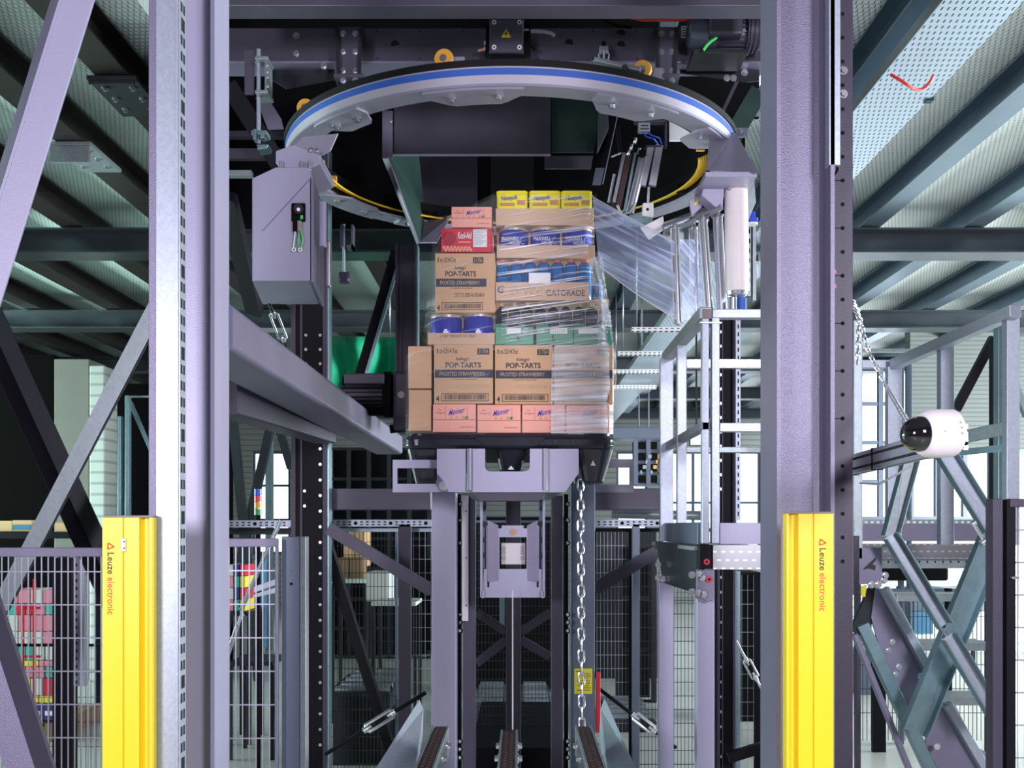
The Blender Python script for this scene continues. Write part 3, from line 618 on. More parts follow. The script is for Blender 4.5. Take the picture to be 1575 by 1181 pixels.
# camera arm and dome camera
t = T('profile_arm', P(1318,714,3.35), 'grooved aluminium profile arm reaching out from the right post', 'arm')
p, q = P(1310,716,3.42), P(1479,672,2.55)
d = (Vector(q)-Vector(p)).normalized(); a = Vector((0,0,1)); b = d.cross(a).normalized()
def prof_arm(w, h):
    out = []
    for sx in (1,):
        out = [(-h/2,-w/2),(h/2,-w/2)]
    return out
W_, H_ = .030, .060
poly = []
def groove_side(x0, y0, x1, y1, n, dep, gw):   # points along an edge with n grooves
    L_ = math.hypot(x1-x0, y1-y0); ux, uy = (x1-x0)/L_, (y1-y0)/L_; nx, ny = -uy, ux; r = [(x0, y0)]
    for k in range(n):
        c = L_*(k+.5)/n
        for s1, dd in ((-gw/2,0),(-gw/2,dep*.4),(-gw*.9,dep*.4),(-gw*.5,dep),(gw*.5,dep),(gw*.9,dep*.4),(gw/2,dep*.4),(gw/2,0)):
            r.append((x0+ux*(c+s1)+nx*dd, y0+uy*(c+s1)+ny*dd))
    return r
poly = groove_side(-H_/2,-W_/2,H_/2,-W_/2,2,.009,.008)+groove_side(H_/2,-W_/2,H_/2,W_/2,1,.009,.008)+groove_side(H_/2,W_/2,-H_/2,W_/2,2,.009,.008)+groove_side(-H_/2,W_/2,-H_/2,-W_/2,1,.009,.008)
m = MB().ext(poly, p, q, (0,0,1)); m.build('profile', M['alu'], t)
MB().ext([(-.0185,-.0153),(-.0115,-.0153),(-.0115,-.0148),(-.0185,-.0148)], p, q, (0,0,1)).ext([(.0115,-.0153),(.0185,-.0153),(.0185,-.0148),(.0115,-.0148)], p, q, (0,0,1)).ext([(-.0185,.0148),(-.0115,.0148),(-.0115,.0153),(-.0185,.0153)], p, q, (0,0,1)).ext([(.0115,.0148),(.0185,.0148),(.0185,.0153),(.0115,.0153)], p, q, (0,0,1)).build('groove_shade', M['hole'], t)  # black strips put the shade of the grooves into colour
MB().box(q.x-.0045, q.x+.0045, q.y-.002, q.y-.0005, q.z-.007, q.z+.007).build('bore', M['hole'], t)
for s_ in (-.015, .015): MB().cyl(q+a*s_+d*.0005, q+a*s_+d*.001, .0035).build('bore', M['hole'], t)
for f in (.0, .27):
    c = p.lerp(q, f+.02); MB().ext(rhs(H_+.004, W_+.004), c-d*.003, c+d*.003, (0,0,1)).build('cable_tie', M['black'], t)
MB().tube([p.lerp(q,.1)+Vector((0,0,-.06)), p.lerp(q,.3)+Vector((0,0,-.075)), p.lerp(q,.5)+Vector((0,0,-.055)), p.lerp(q,.62)+Vector((0,0,-.04))], .003).build('cable', M['grey_cable'], t)
t = T('dome_camera', P(1425,668,2.44), 'white dome camera with smoked dome on the end of the profile arm', 'camera')
cc = P(1464,666,2.44); ax = Vector((-1,-.30,-.05)).normalized()
MB().lathe([(0,-.005),(.045,-.004),(.0535,.004),(.0545,.03),(.053,.062),(.047,.078),(.041,.083),(0,.083)], cc, ax, 40).build('body', M['white_plastic'], t)
R_ = .040
MB().lathe([(R_*math.cos(u), .083+.046*math.sin(u)) for u in [math.pi/2*k/10 for k in range(11)]]+[(0,.129)], cc, ax, 36).build('dome', M['smoked_dome'], t)
MB().cyl(cc-ax*.018, cc-ax*.004, .03).build('mount', M['grey_cap'], t)
m = MB(); u_ = ax.cross(Vector((0,0,1))).normalized(); 
fr = (Vector((0,-1,0))-ax*Vector((0,-1,0)).dot(ax)).normalized(); up = ax.cross(fr)
for k in range(3):
    rd = fr*math.cos(.35-.22*k)+up*math.sin(.35-.22*k); c = cc+ax*.016+rd*.0541; m.cyl(c, c+rd*.0008, .0028, seg=8)
m.cyl(cc+ax*.06+fr*.0535, cc+ax*.06+fr*.0545, .0018, seg=8)
m.build('marks', M['grey_print'], t)
# thin hanging chain from ceiling to camera
def chain(name, pts, r, L_, label, mt='chrome', g=None, w_=None):
    m = MB(); w_ = w_ or r*3.2
    tot = []; 
    for i in range(len(pts)-1):
        a, b = Vector(pts[i]), Vector(pts[i+1]); n = max(1, round((b-a).length/(L_-2*r*1.2)))
        for k in range(n): tot.append((a.lerp(b, (k+.5)/n), (b-a).normalized(), (b-a).length/n))
    for i, (c, d, st) in enumerate(tot):
        s1 = Vector((1,0,0)) if i % 2 == 0 else Vector((0,1,0)); s1 = (s1-d*s1.dot(d)).normalized()
        h = st/2+r-w_/2+.0; lp = []
        for k in range(5): u = math.pi*k/4; lp.append(c+d*(h+w_/2*math.sin(u))+s1*(w_/2*math.cos(u)))
        for k in range(5): u = math.pi*k/4; lp.append(c-d*(h+w_/2*math.sin(u))-s1*(w_/2*math.cos(u)))
        m.tube(lp, r, 6, True)
    return tag(m.build(name, M[mt]), label, 'chain', g)
chain('chain', [P(1311,470,3.36), P(1320,478,3.5), P(1336,540,3.5), P(1362,592,3.48), P(1396,650,2.60)], .0022, .022, 'fine slack chain hanging down to the dome camera', w_=.011)
chain('chain', [P(1311,462,3.37), P(1321,490,3.5), P(1319,560,3.5)], .0025, .025, 'short chain hanging beside the right perforated post', w_=.012)
# near fence post and gate at the right edge
Y = 3.1
t = T('fence_gate', (X(1545,Y), Y, 0), 'dark fence gate with post at the right picture edge', 'gate')
MB().box(X(1527,Y), X(1543,Y), Y, Y+.05, 0, Z(767,Y)).build('gate_post', M['lilac_dark'], t, .002)
MB().box(X(1546,Y), X(1560,Y), Y-.01, Y+.03, 0, Z(768,Y)).build('gate_frame', M['black_paint'], t, .002)
MB().box(X(1550,Y), X(1640,Y), Y-.015, Y+.015, Z(780,Y), Z(767,Y)).build('top_rail', M['lilac_dark'], t, .002)
MB().box(X(1551,Y), X(1562,Y), Y-.025, Y-.01, Z(890,Y), Z(886,Y)).build('latch', M['chrome'], t, .001)
m = MB()
for k in range(6): xx = X(1566+10*k,Y); m.cyl((xx,Y,0),(xx,Y,Z(780,Y)),.0018,seg=6)
for k in range(12): zz = Z(815+50*k,Y); m.cyl((X(1560,Y),Y-.003,zz),(X(1630,Y),Y-.003,zz),.0022,seg=6) if zz > 0 else None
m.build('wire_mesh', M['wire'], t)
# fences
def fence(label, px0, px1, pyt, Y, sx, sz, mt='wire', frame='lilac', rail=14, r=.0019, left=0, right=0, gap=6, rmt=None, pb=None):
    t = T('mesh_fence', ((X(px0,Y)+X(px1,Y))/2, Y, 0), label, 'fence')
    zt = Z(pyt, Y); x0, x1 = X(px0,Y), X(px1,Y)
    MB().box(x0, x1, Y-.012, Y+.012, Z(pyt+rail,Y), zt).build('top_rail', M[rmt or frame], t, .002)
    if left: MB().box(x0, X(px0+left,Y), Y-.012, Y+.012, .05, Z(pyt+rail,Y)).build('frame_post', M[frame], t, .002)
    if right: MB().box(X(px1-right,Y), x1, Y-.012, Y+.012, .05, Z(pyt+rail,Y)).build('frame_post', M[frame], t, .002)
    m = MB(); n = int((px1-px0)/sx)
    for k in range(n+1): xx = X(px0+2+k*sx,Y); m.box(xx-r, xx+r, Y-r, Y+r, .05, Z(pyt+rail,Y)+.001)
    k = 0
    while Z(pyt+gap+sz*(k+1),Y) > .1:
        zz = Z(pyt+gap+sz*(k+1),Y); m.box(x0, x1, Y-.006, Y-.002, zz-r*1.2, zz+r*1.2); k += 1
    m.build('wire_mesh', M[mt], t)
    return t
fence('fence panel with lilac top rail behind the left light curtain', -40, 157, 842, 4.0, 10.2, 51, rail=14, gap=-14)
fence('fence panel between the left column and the grey fence post', 340, 428, 828, 4.0, 10.4, 51.5, rail=13, right=4, gap=-2, frame='lilac')
fence('dark fence panel behind, between bolted rack post and double post', 506, 612, 812, 7.2, 5.6, 21, 'wire_dark', 'bluegrey', 6, .0018, right=4, rmt='galv')
fence('narrow dark fence panel left of the left lift mast', 634, 664, 812, 7.2, 9, 21, 'wire', 'bluegrey', 6, .0012, rmt='galv')
fence('dark fence panel behind the lift between the lilac posts', 728, 850, 800, 7.6, 5.5, 14, 'wire_dark', 'bluegrey', 4, .0018)
fence('dark fence panel right of the right lift mast', 916, 972, 812, 7.2, 5.6, 21, 'wire', 'black_paint', 6, .001, right=5)
fence('dark fence panel between the right lift mast and platform leg', 984, 1100, 812, 7.25, 5.6, 21, 'wire_dark', 'black_paint', 6, .0018)
fence('dark fence panel right of the bolted rack post under the step', 1130, 1172, 880, 7.0, 9, 21.5, 'wire', 'black_paint', 4, .001, right=12)
fence('pale-lit fence panel behind the stairs', 1312, 1535, 905, 8.4, 6.5, 37, 'wire_dark', 'bluegrey', 5, .0022)
fence('dark wire fence seen behind the left near fence', -30, 160, 990, 7.0, 8, 38, 'wire_dark', 'black_paint', 4, .0015)
def fpost(px0, px1, pyt, Y, mt, label, d=.05, name='fence_post'):
    return tag(MB().box(X(px0,Y), X(px1,Y), Y, Y+d, 0, Z(pyt,Y)).build(name, M[mt], bevel=.003), label, 'post')
t = T('fence_post', (X(450,4.05), 4.05, 0), 'wide grey fence post with folded edge beside the bolted rack post', 'post')
MB().box(X(433,4.05), X(462,4.05), 4.05, 4.09, 0, Z(825,4.05)).build('post_body', M['bluegrey'], t, .003)
MB().box(X(462.2,4.05), X(471,4.05), 4.04, 4.1, 0, Z(825,4.05)).build('post_edge', M['galv_dull'], t, .002)
MB().cyl(P(448,898,4.05)+Vector((0,-.001,0)), P(448,898,4.05), .006).cyl(P(448,878,4.05)+Vector((0,-.001,0)), P(448,878,4.05), .002).build('holes', M['hole'], t)
fpost(80, 110, 858, 5.6, 'black_paint', 'black rack post behind the left near fence', .08, 'rack_post')
o = T('slotted_post', (X(125,5.4), 5.4, Z(1055,5.4)), 'short slotted galvanised profile hanging behind the left near fence', 'profile')
MB().box(X(113,5.4), X(124,5.4), 5.4, 5.43, Z(1055,5.4), Z(855,5.4)).build('slotted_face', M['lilac'], o); MB().box(X(124,5.4), X(131,5.4), 5.39, 5.44, Z(1055,5.4), Z(860,5.4)).build('edge_flange', M['galv'], o)
m = MB()
for k in range(16): zz = Z(868+12*k,5.4); m.box(X(116,5.4), X(119,5.4), 5.3985, 5.4, zz-.011, zz+.005)
m.build('slots', M['hole'], o)
fpost(613, 632, 806, 7.0, 'lilac_dark', 'lilac-black double fence post left of the left lift mast', .06)
fpost(973, 984, 806, 7.0, 'bluegrey', 'slim blue-grey fence post right of the hanging chain', .06)
fpost(1133, 1139, 878, 6.9, 'galv_teal', 'thin blue-grey fence post under the chequer plate step', .05)
fpost(1518, 1526, 900, 8.2, 'black_paint', 'thin black fence post behind the stair flight', .05)
fpost(1343, 1363, 1000, 8.2, 'black_paint', 'black fence post low behind the stair stringer', .05)
# ================================================================ INNER STEELWORK
m = MB(); RH = rhs(.213, .145, .022)
m.ext([(a, b) for a, b in RH], (-.9935, 3.36, 2.318), (-.9935, 8.2, 2.318), (1,0,0))
tag(m.build('hollow_beam', M['lilac']), 'large lilac hollow beam running back from the left column toward the pallet', 'beam')
bar(P(340,612,4.4), P(500,665,6.4), rhs(.13,.13,.01), 'lilac_dark', 'dark_crossbeam', 'dark lilac beam below the large hollow beam at left', 'beam', (0,0,1))
# rack posts
def rackpost(px0, px1, Y, pyt, label, bolts=(), edge=None, mt='black_paint', pyb=None, d=.12):
    z0 = 0 if pyb is None else Z(pyb,Y); z1 = 4.0 if pyt is None else Z(pyt,Y)
    t = T('rack_post', (X((px0+px1)/2,Y), Y, z0), label, 'post')
    w_ = px1-px0; MB().box(X(px0,Y), X(px1,Y), Y+.01, Y+d, z0, z1).build('post', M[mt], t, .003)
    for a, b in ((0,.12),(.25,.31),(.88,1)): MB().box(X(px0+w_*a,Y), X(px0+w_*b,Y), Y-.004, Y+.0095, z0, z1).build('rib', M['lilac_dark'], t, .001)
    if edge: MB().box(X(px1,Y)+.001, X(px1,Y)+.012, Y, Y+.1, z0, z1).build('painted_lit_edge', M[edge], t, .002)  # light on the post edge put in as a differently coloured strip
    for bx, by0, by1, st in bolts:
        m = MB(); y = by0
        while y < by1: m.bolt((X(bx,Y), Y+.01 if bx not in () else Y, Z(y,Y)), .0062, 0); y += st
        m.build('bolts', M['steel_bolt'], t)
    return t
rackpost(448, 503, 6.6, None, 'black bolted rack post standing full height left of the pallet', [(470,515,560,22),(492,515,600,22),(492,690,1170,24),(468,755,790,23)], 'galv_teal')
rackpost(608, 640, 6.8, 375, 'dark rack post just left of the pallet load', (), 'galv_teal', 'lilac_dark', 660)
rackpost(1104, 1130, 6.6, 485, 'black bolted rack post right of the railing gate', [(1109,510,760,22),(1110,888,1181,23)], 'lilac')
o = T('slotted_strip', (X(1136,6.6), 6.6, Z(800,6.6)), 'slotted galvanised strip beside the right bolted rack post', 'strip')
MB().box(X(1132,6.5), X(1139,6.5), 6.5, 6.52, Z(800,6.5), Z(482,6.5)).build('strip', M['galv'], o)
m = MB()
for k in range(26): zz = Z(490+12*k,6.5); m.box(X(1134.5,6.5), X(1136.5,6.5), 6.4985, 6.5, zz-.012, zz+.012)
m.build('slots', M['hole'], o)
# inclined braces of the rack
bar(P(610,388,7.1), P(548,600,7.1), rhs(.09,.06), 'black_paint', 'rack_brace', 'black brace slanting before the green tarpaulin', 'brace', (0,1,0))
bar(P(616,395,7.06), P(556,600,7.06), rhs(.015,.02), 'galv_teal', 'brace_highlight', 'thin strip standing in for the lit edge of the brace before the green tarpaulin', 'rod', (0,1,0))  # added strip, the light along the brace edge put into shape and colour
bar(P(504,840,6.85), P(608,1175,6.85), rhs(.1,.06), 'black_paint', 'rack_brace', 'black brace slanting down right behind the middle left fence', 'brace', (0,1,0))
bar(P(505,812,6.55), P(664,908,6.55), rhs(.035,.075), 'lilac_mid', 'rack_brace', 'lilac brace slanting down to the left lift mast', 'brace', (0,1,0))
bar(P(914,906,6.55), P(1010,848,6.55), rhs(.035,.075), 'lilac_dark', 'rack_brace', 'dark brace rising from the right lift mast to the gusset plate', 'brace', (0,1,0))
bar(P(348,300,5.2), P(392,480,6.2), rhs(.05,.09), 'black_paint', 'rack_brace', 'black brace slanting behind the grey control cabinet', 'brace', (0,1,0))
def tierod(p, q, f0, f1, label, r=.006, rod='galv_dull', w_=.026):
    p, q = Vector(p), Vector(q); d = (q-p).normalized(); s1 = d.cross(Vector((0,1,0))).normalized()
    t = T('tie_rod', p, label, 'tie rod')
    a, b = p.lerp(q, f0), p.lerp(q, f1)
    MB().cyl(p, a, r).build('rod', M[rod], t); MB().cyl(b, q, r).build('rod', M[rod], t)
    m = MB().tube([a-d*.005, a+d*.012+s1*w_/2, b-d*.012+s1*w_/2, b+d*.005, b-d*.012-s1*w_/2, a+d*.012-s1*w_/2], r*.8, 8, True)
    m.cyl(a-d*.012, a+d*.02, r*1.5); m.cyl(b-d*.02, b+d*.012, r*1.5); m.cyl(a, a+d*.04, r*.8); m.cyl(b-d*.04, b, r*.8)
    m.build('turnbuckle', M['chrome'], t)
    return t
tierod(P(396,420,5.2), P(446,548,5.8), .45, .78, 'tie rod with turnbuckle below the control cabinet', .008, 'dark_steel', .04)
tierod(P(500,1160,6.2), P(655,1065,6.2), .40, .68, 'dark tie rod with bright turnbuckle low left of the lift', .012, 'black_paint', .045)
tierod(P(920,1058,6.3), P(1040,1150,6.3), .45, .72, 'dark tie rod with turnbuckle low right of the lift', .011, 'black_paint', .045)
tierod(P(1132,985,6.3), P(1182,1080,6.3), .3, .62, 'tie rod with turnbuckle under the chequer plate step', .008, 'chrome', .04)
bar(P(1120,1165,6.4), P(1175,1148,6.4), rhs(.05,.06), 'black_paint', 'low_brace', 'short dark brace near the bottom under the step', 'brace')
t = T('tie_bar', P(342,1020,4.3), 'thin bright tie bar with clamp plate behind the turnbuckle fence panel', 'tie bar')
MB().cyl(P(432,800,4.4), P(371,938,4.4), .009).cyl(P(371,938,4.4), P(374,948,4.4), .006).cyl(P(366,960,4.4), P(336,1050,4.4), .009).build('rod', M['galv_dull'], t)
MB().cyl(P(372,944,4.4), P(366,962,4.4), .006).build('joint', M['chrome'], t)
MB().pprism([(391,902),(424,890),(424,900),(390,912)],4.35,.01).pprism([(390,914),(424,903),(424,912),(387,920)],4.35,.01).build('clamp_plate', M['galv_dull'], t, .001)
# crossed braces at left background
p, q = P(262,430,4.6), P(-40,1010,4.6)
m = MB().ext([(-.035,-.004),(.035,-.004),(.035,.004),(-.035,.004)], p, q, (1,0,.5)); m.ext([(.035,-.004),(.041,-.004),(.07,.07),(.064,.07)], p, q, (1,0,.5), 1)
o = m.build('angle_brace', [M['galv_dull'], M['dark_steel']]); tag(o, 'pale galvanised angle brace crossing down left behind the left fence', 'brace')  # one galvanised angle, shade of its side leg put into the colour
p, q = P(-38,430,4.9), P(190,930,4.9)
m = MB().ext([(-.02,0),(.055,0),(.055,.008),(-.02,.008)], p, q, (1,0,0)); m.ext([(-.07,.06),(-.065,.06),(-.012,.0),(-.02,0)], p, q, (1,0,0), 1)
m.bolt(P(99,784,4.88), .012, 2)
o = m.build('angle_brace', [M['dark_steel'], M['black_paint'], M['steel_bolt']]); tag(o, 'black angle brace with a bolt crossing down right in the left background', 'brace')
# level beams and slotted strips
Y = 6.75
for a, b, lab in ((504, 662, 'lilac level beam left of the fork carriage behind the mast'), (916, 1018, 'lilac level beam right of the fork carriage behind the chain')):
    tag(MB().pbox(a, b, 751, 784, Y, .12).build('level_beam', M['lilac_mid'], bevel=.004), lab, 'beam')
for a, b, y0, Y, lab in ((350, 447, 800, 6.7, 'white slotted rail left of the black bolted rack post'), (505, 665, 799, 7.0, 'white slotted rail above the middle left fence'), (915, 1018, 799, 7.0, 'white slotted rail above the right fence')):
    t = T('slotted_rail', P((a+b)/2, y0+12, Y), lab, 'rail')
    MB().pbox(a, b, y0, y0+11, Y, .03).build('rail', M['galv'], t, .001)
    m = MB(); k = 0
    while a+4+k*9 < b-4:
        xx = X(a+4+k*9,Y)
        if k % 6 == 4: m.cyl((xx+.008,Y-.001,Z(y0+5.5,Y)), (xx+.008,Y,Z(y0+5.5,Y)), .012)
        else:
            m.box(xx, xx+.017, Y-.001, Y, Z(y0+4.6,Y), Z(y0+2.6,Y)); m.box(xx, xx+.017, Y-.001, Y, Z(y0+8.6,Y), Z(y0+6.8,Y))
        k += 1
    m.build('slots', M['hole'], t)
tag(MB().cyl(P(940,790,7.1), P(1080,793,7.1), .03).build('pipe', M['galv_dull']), 'pale horizontal pipe above the right fence', 'pipe')
tag(MB().pbox(350, 448, 812, 822, 6.9, .1).build('level_beam', M['dark_steel']), 'dark level beam under the left white slotted rail', 'beam')
# gear motor behind the hollow beam
Y = 6.3
t = T('gear_motor', P(580,640,Y), 'black finned gear motor above the hollow beam left of the load', 'motor')
c0, c1 = P(529,607,Y+.1), P(592,607,Y+.1)
MB().cyl(c0, c1, .105, seg=32).build('motor_body', M['lilac_dark'], t)
m = MB()
for k in range(28):
    u = 2*math.pi*k/28; m.ext(rhs(.006,.02), c0+Vector((.005,.115*math.cos(u),.115*math.sin(u))), c1+Vector((-.005,.115*math.cos(u),.115*math.sin(u))), (0,-math.sin(u),math.cos(u)))
m.build('cooling_fins', M['black_paint'], t)
MB().pbox(529, 590, 574, 590, Y-.06, .16).build('terminal_box', M['lilac_dark'], t, .006)
MB().cyl(P(592,607,Y+.1), P(604,607,Y+.1), .135, seg=32).build('flange', M['black'], t)
MB().pbox(604, 630, 570, 662, Y-.02, .24).build('gearbox', M['lilac_dark'], t, .02)
MB().cyl(P(617,607,Y-.03), P(617,607,Y-.02), .02).build('plug', M['steel_bolt'], t)
MB().cyl(P(600,660,Y+.02), P(640,655,Y+.02), .025).build('cable_gland', M['black'], t)
# ================================================================ RING WRAPPER
RX, RY = -.045, 5.80
def hr(py, Y): return Z(py, Y)
def ann(m, r0, r1, z0, z1, a0, a1, seg=24, mi=0):    # annular sector block
    vs = []; n = seg+1
    for i in range(n):
        t = a0+(a1-a0)*i/seg
        for r, z in ((r0,z0),(r1,z0),(r1,z1),(r0,z1)): vs.append((RX+r*math.cos(t), RY+r*math.sin(t), z))
    fs = []
    for i in range(seg):
        for k in range(4): fs.append((i*4+k, (i+1)*4+k, (i+1)*4+(k+1)%4, i*4+(k+1)%4))
    fs += [(0,1,2,3), tuple(seg*4+k for k in range(4))]
    return m.add(vs, fs, mi, False)
t = T('wrapper_ring', (RX, RY, 3.5), 'big overhead wrapping ring with black, blue and silver outer bands', 'ring')
zb = CZ+1.879
def band(name, r0, r1, z0, z1, mt, lab=None):
    return MB().lathe([(r0,z0),(r1,z0),(r1,z1),(r0,z1),(r0,z0)], (RX,RY,0), (0,0,1), 128).build(name, M[mt], t, label=lab)
band('upper_belt', 1.10, 1.186, CZ+1.957, CZ+1.984, 'ring_black', 'black belt')
band('belt_edge', 1.09, 1.176, CZ+1.949, CZ+1.957, 'ring_silver')
band('drive_belt', 1.09, 1.180, CZ+1.920, CZ+1.949, 'blue_band', 'blue belt')
band('aluminium_rail', 1.05, 1.178, CZ+1.884, CZ+1.920, 'ring_silver')
band('bottom_plate', 1.065, 1.176, CZ+1.874, CZ+1.884, 'ring_grey')
band('inner_drum', 1.045, 1.052, CZ+1.884, CZ+1.99, 'black')
m = MB()
for k in range(6):
    zz = CZ+1.87+.0; m.tube([(RX+(.985+.011*k)*math.cos(a), RY+(.985+.011*k)*math.sin(a), CZ+1.892+.004*k) for a in [math.radians(-12+202*i/70) for i in range(71)]], .0052, 6)
m.build('cable_bundle', M['cable_yellow'], t, label='yellow cable bundle')
for a in (20, 62, 118, 168, 200, 340):
    a = math.radians(a); c = Vector((RX+1.01*math.cos(a), RY+1.01*math.sin(a), CZ+1.885))
    MB().box(c.x-.02, c.x+.02, c.y-.012, c.y+.012, c.z-.002, c.z+.05).build('cable_clip', M['orange_wheel' if a > 2.5 else 'black'], t)
def sector(a, w, r0, name='tab'):
    a = math.radians(a); w = math.radians(w); m = MB(); vs = []; n = 12; z0, z1 = CZ+1.864, CZ+1.874
    for i in range(n+1):
        u = a-w/2+w*i/n; e = min(i, n-i)/2.5; e = min(1, e); ri = 1.10-(1.10-r0)*e
        for r, z in ((ri,z0),(1.165,z0),(1.165,z1),(ri,z1)): vs.append((RX+r*math.cos(u), RY+r*math.sin(u), z))
    fs = [(i*4+k, (i+1)*4+k, (i+1)*4+(k+1)%4, i*4+(k+1)%4) for i in range(n) for k in range(4)]+[(0,1,2,3), tuple(n*4+k for k in range(4))]
    m.add(vs, fs); o = m.build(name, M['ring_grey'], t)
    for s_ in (-.25, .25):
        u = a+w*s_; c = Vector((RX+1.09*math.cos(u), RY+1.09*math.sin(u), z0)); MB().bolt(c, .014, 0, (0,0,-1)).build('bolt', M['steel_bolt'], o)
for a, w, r0 in ((262, 22, 1.0), (226, 16, 1.0), (300, 22, .98), (330, 14, .98), (150, 26, .99), (124, 10, 1.0), (96, 14, 1.0)): sector(a, w, r0)
# ring driving rollers
for i, (px, py, Y, mt, lab) in enumerate(((683,91,4.78,'orange_wheel','orange guide wheel on top of the ring, left of the terminal box'),(988,108,4.86,'orange_wheel','orange guide wheel on top of the ring, right of the terminal box'),(470,166,5.25,'orange_wheel','half-hidden orange guide wheel at the left shoulder of the ring'))):
    c = P(px,py,Y); o = T('ring_roller', c, lab, 'wheel', 'ring guide wheels')
    MB().lathe([(.016,-.014),(.040,-.014),(.043,-.006),(.043,.006),(.040,.014),(.016,.014),(.016,-.014)], c, (0.25,1,0), 28).build('tyre', M[mt], o)
    MB().cyl(c-Vector((.004,.016,0)), c+Vector((.004,.016,0)), .016).build('hub', M['steel_bolt'], o)
    MB().box(c.x+.0, c.x+.09, c.y+.018, c.y+.03, c.z-.045, c.z+.02).build('bracket', M['ring_grey'], o, .003)
t = T('idler_arm', P(950,98,4.82), 'slanted grey idler arm with green-lit knob beside the right guide wheel', 'arm')
MB().ext(rhs(.03,.02), P(913,92,4.8), P(985,108,4.8), (0,1,0)).build('arm', M['galv_dull'], t, .004)
MB().cyl(P(961,104,4.78), P(961,104,4.84), .014).build('knob', M['dark_steel'], t)
for px, lab in ((858, 'small grey block on the ring top right of the terminal box'), (733, 'small grey block on the ring top left of the terminal box')):
    tag(MB().pbox(px-11, px+11, 93, 98, 4.7, .06).build('sensor_block', M['galv_dull'], bevel=.002), lab, 'block')
# ---------------- girders over the ring
Y = 5.25
t = T('main_girder', (X(760,Y), Y, Z(97,Y)), 'long dark girder plate over the ring with round holes and bolts', 'girder')
MB().pbox(340, 1180, 43, 95, Y, .10).build('girder_plate', M['girder'], t, .003)
MB().pbox(340, 1180, 93.5, 96.5, Y-.03, .16).build('bottom_flange', M['lilac'], t, .002)
m = MB()
for a, b, r in ((608,69,6.5),(875,67,6.5),(955,52,6.5),(955,70,6.5)): m.cyl(P(a,b,Y-.0012), P(a,b,Y), r*Y/F, seg=24)
for a in (580, 646, 712, 828, 912, 980):
    for b in (48, 90): m.cyl(P(a,b,Y-.0012), P(a,b,Y), .004, seg=8)
m.build('holes', M['hole'], t)
for a, b in ((456,55),(456,83),(498,102),(912,98)): MB().bolt(P(a,b,Y-(.03 if b > 95 else 0)), .011).build('bolt', M['steel_bolt'], t)
for nm, a, b, lab in (('hanger_bracket',517,556,'dark bolted hanger bracket on the girder left of the terminal box'),('hanger_bracket',1008,1042,'dark bolted hanger bracket on the girder left of the motor')):
    o = T(nm, P((a+b)/2,125,5.1), lab, 'bracket')
    MB().pbox(a, b, 41, 112, 5.13, .012).build('plate', M['girder'], o, .002)
    MB().hexa([P(a+1,114,5.10),P(a+6,114,5.10),P(a+6,114,5.24),P(a+1,114,5.24)],[P(a-2,42,5.10),P(a+3,42,5.10),P(a+3,42,5.24),P(a-2,42,5.24)]).build('rib', M['dark_steel'], o)
    MB().hexa([P(b-6,114,5.10),P(b-1,114,5.10),P(b-1,114,5.24),P(b-6,114,5.24)],[P(b-3,42,5.10),P(b+2,42,5.10),P(b+2,42,5.24),P(b-3,42,5.24)]).build('rib', M['dark_steel'], o)
    MB().pbox(a-4, b+4, 113, 118, 5.06, .2).build('foot_plate', M['girder'], o, .002)
    MB().pprism([(a-2,118),(b+2,118),(b-8,140),(a+6,140)], 5.12, .02).build('gusset', M['dark_steel'], o)
    for u in (.28, .76):
        for py in (52, 80, 109, 124): MB().bolt(P(a+(b-a)*u, py, 5.13 if py < 112 else 5.06), .010).build('bolt', M['steel_bolt'], o)
for pts, lab in (([(412,98),(515,98),(515,122),(440,136),(414,120)],'sloping dark gusset sheet below the girder at left'), ([(1046,95),(1168,95),(1168,124),(1150,126),(1046,112)],'sloping dark gusset sheet below the girder at right')):
    o = tag(MB().pprism(pts, 5.3, .01).build('gusset_sheet', M['dark_steel']), lab, 'gusset')
for px, py in ((1060,100),(1145,102),(1145,112),(1128,120),(1118,120)): MB().bolt(P(px,py,5.3), .011).build('bolt', M['steel_bolt'], o)
# top beam, back hood
tag(MB().pbox(340, 1180, -60, 9, 4.6, .12).build('top_beam', M['girder'], bevel=.003), 'dark beam along the top picture edge above the girder', 'beam')
t = T('shaft_hood', (0, 7.3, 3.7), 'black sheet housing of the lift shaft behind and above the ring', 'hood')
MB().box(X(352,7.3), X(1146,7.3), 7.3, 7.34, Z(352,7.3), 5.2).build('back_sheet', M['black'], t)
MB().box(X(1146,7.3), X(1168,7.3), 7.3, 7.34, Z(180,7.3), 5.2).build('back_sheet', M['black'], t)
MB().box(-1.99, -1.96, 5.95, 7.3, Z(352,7.3), 5.2).build('side_sheet', M['black'], t)
MB().box(-1.99, 1.6, 4.5, 7.34, 5.2, 5.24).build('top_sheet', M['black'], t)
# frame members in the gap left of the ring
def fbar(p, q, prof, mt, name, lab, cat='beam', adir=(0,1,0)): return bar(p, q, prof, mt, name, lab, cat, adir)
fbar(P(350,238,6.6), P(440,238,6.6), rhs(.05,.06), 'girder', 'frame_member', 'dark level frame member left of the ring, lower one')
fbar(P(350,208,6.9), P(442,208,6.9), rhs(.05,.04), 'girder', 'frame_member', 'dark level frame member left of the ring, upper one')
fbar(P(352,132,6.3), P(440,270,6.3), rhs(.05,.10), 'dark_steel', 'frame_member', 'dark slanting frame member left of the ring')
tag(MB().pprism([(393,150),(412,150),(432,182),(436,198),(412,199)], 6.0, .012).build('frame_plate', M['lilac']), 'lilac bent plate peeking out left of the ring shoulder', 'plate')
fbar(P(352,268,5.9), P(388,268,5.9), rhs(.05,.03), 'galv_dull', 'frame_member', 'small level member just left of the control cabinet')
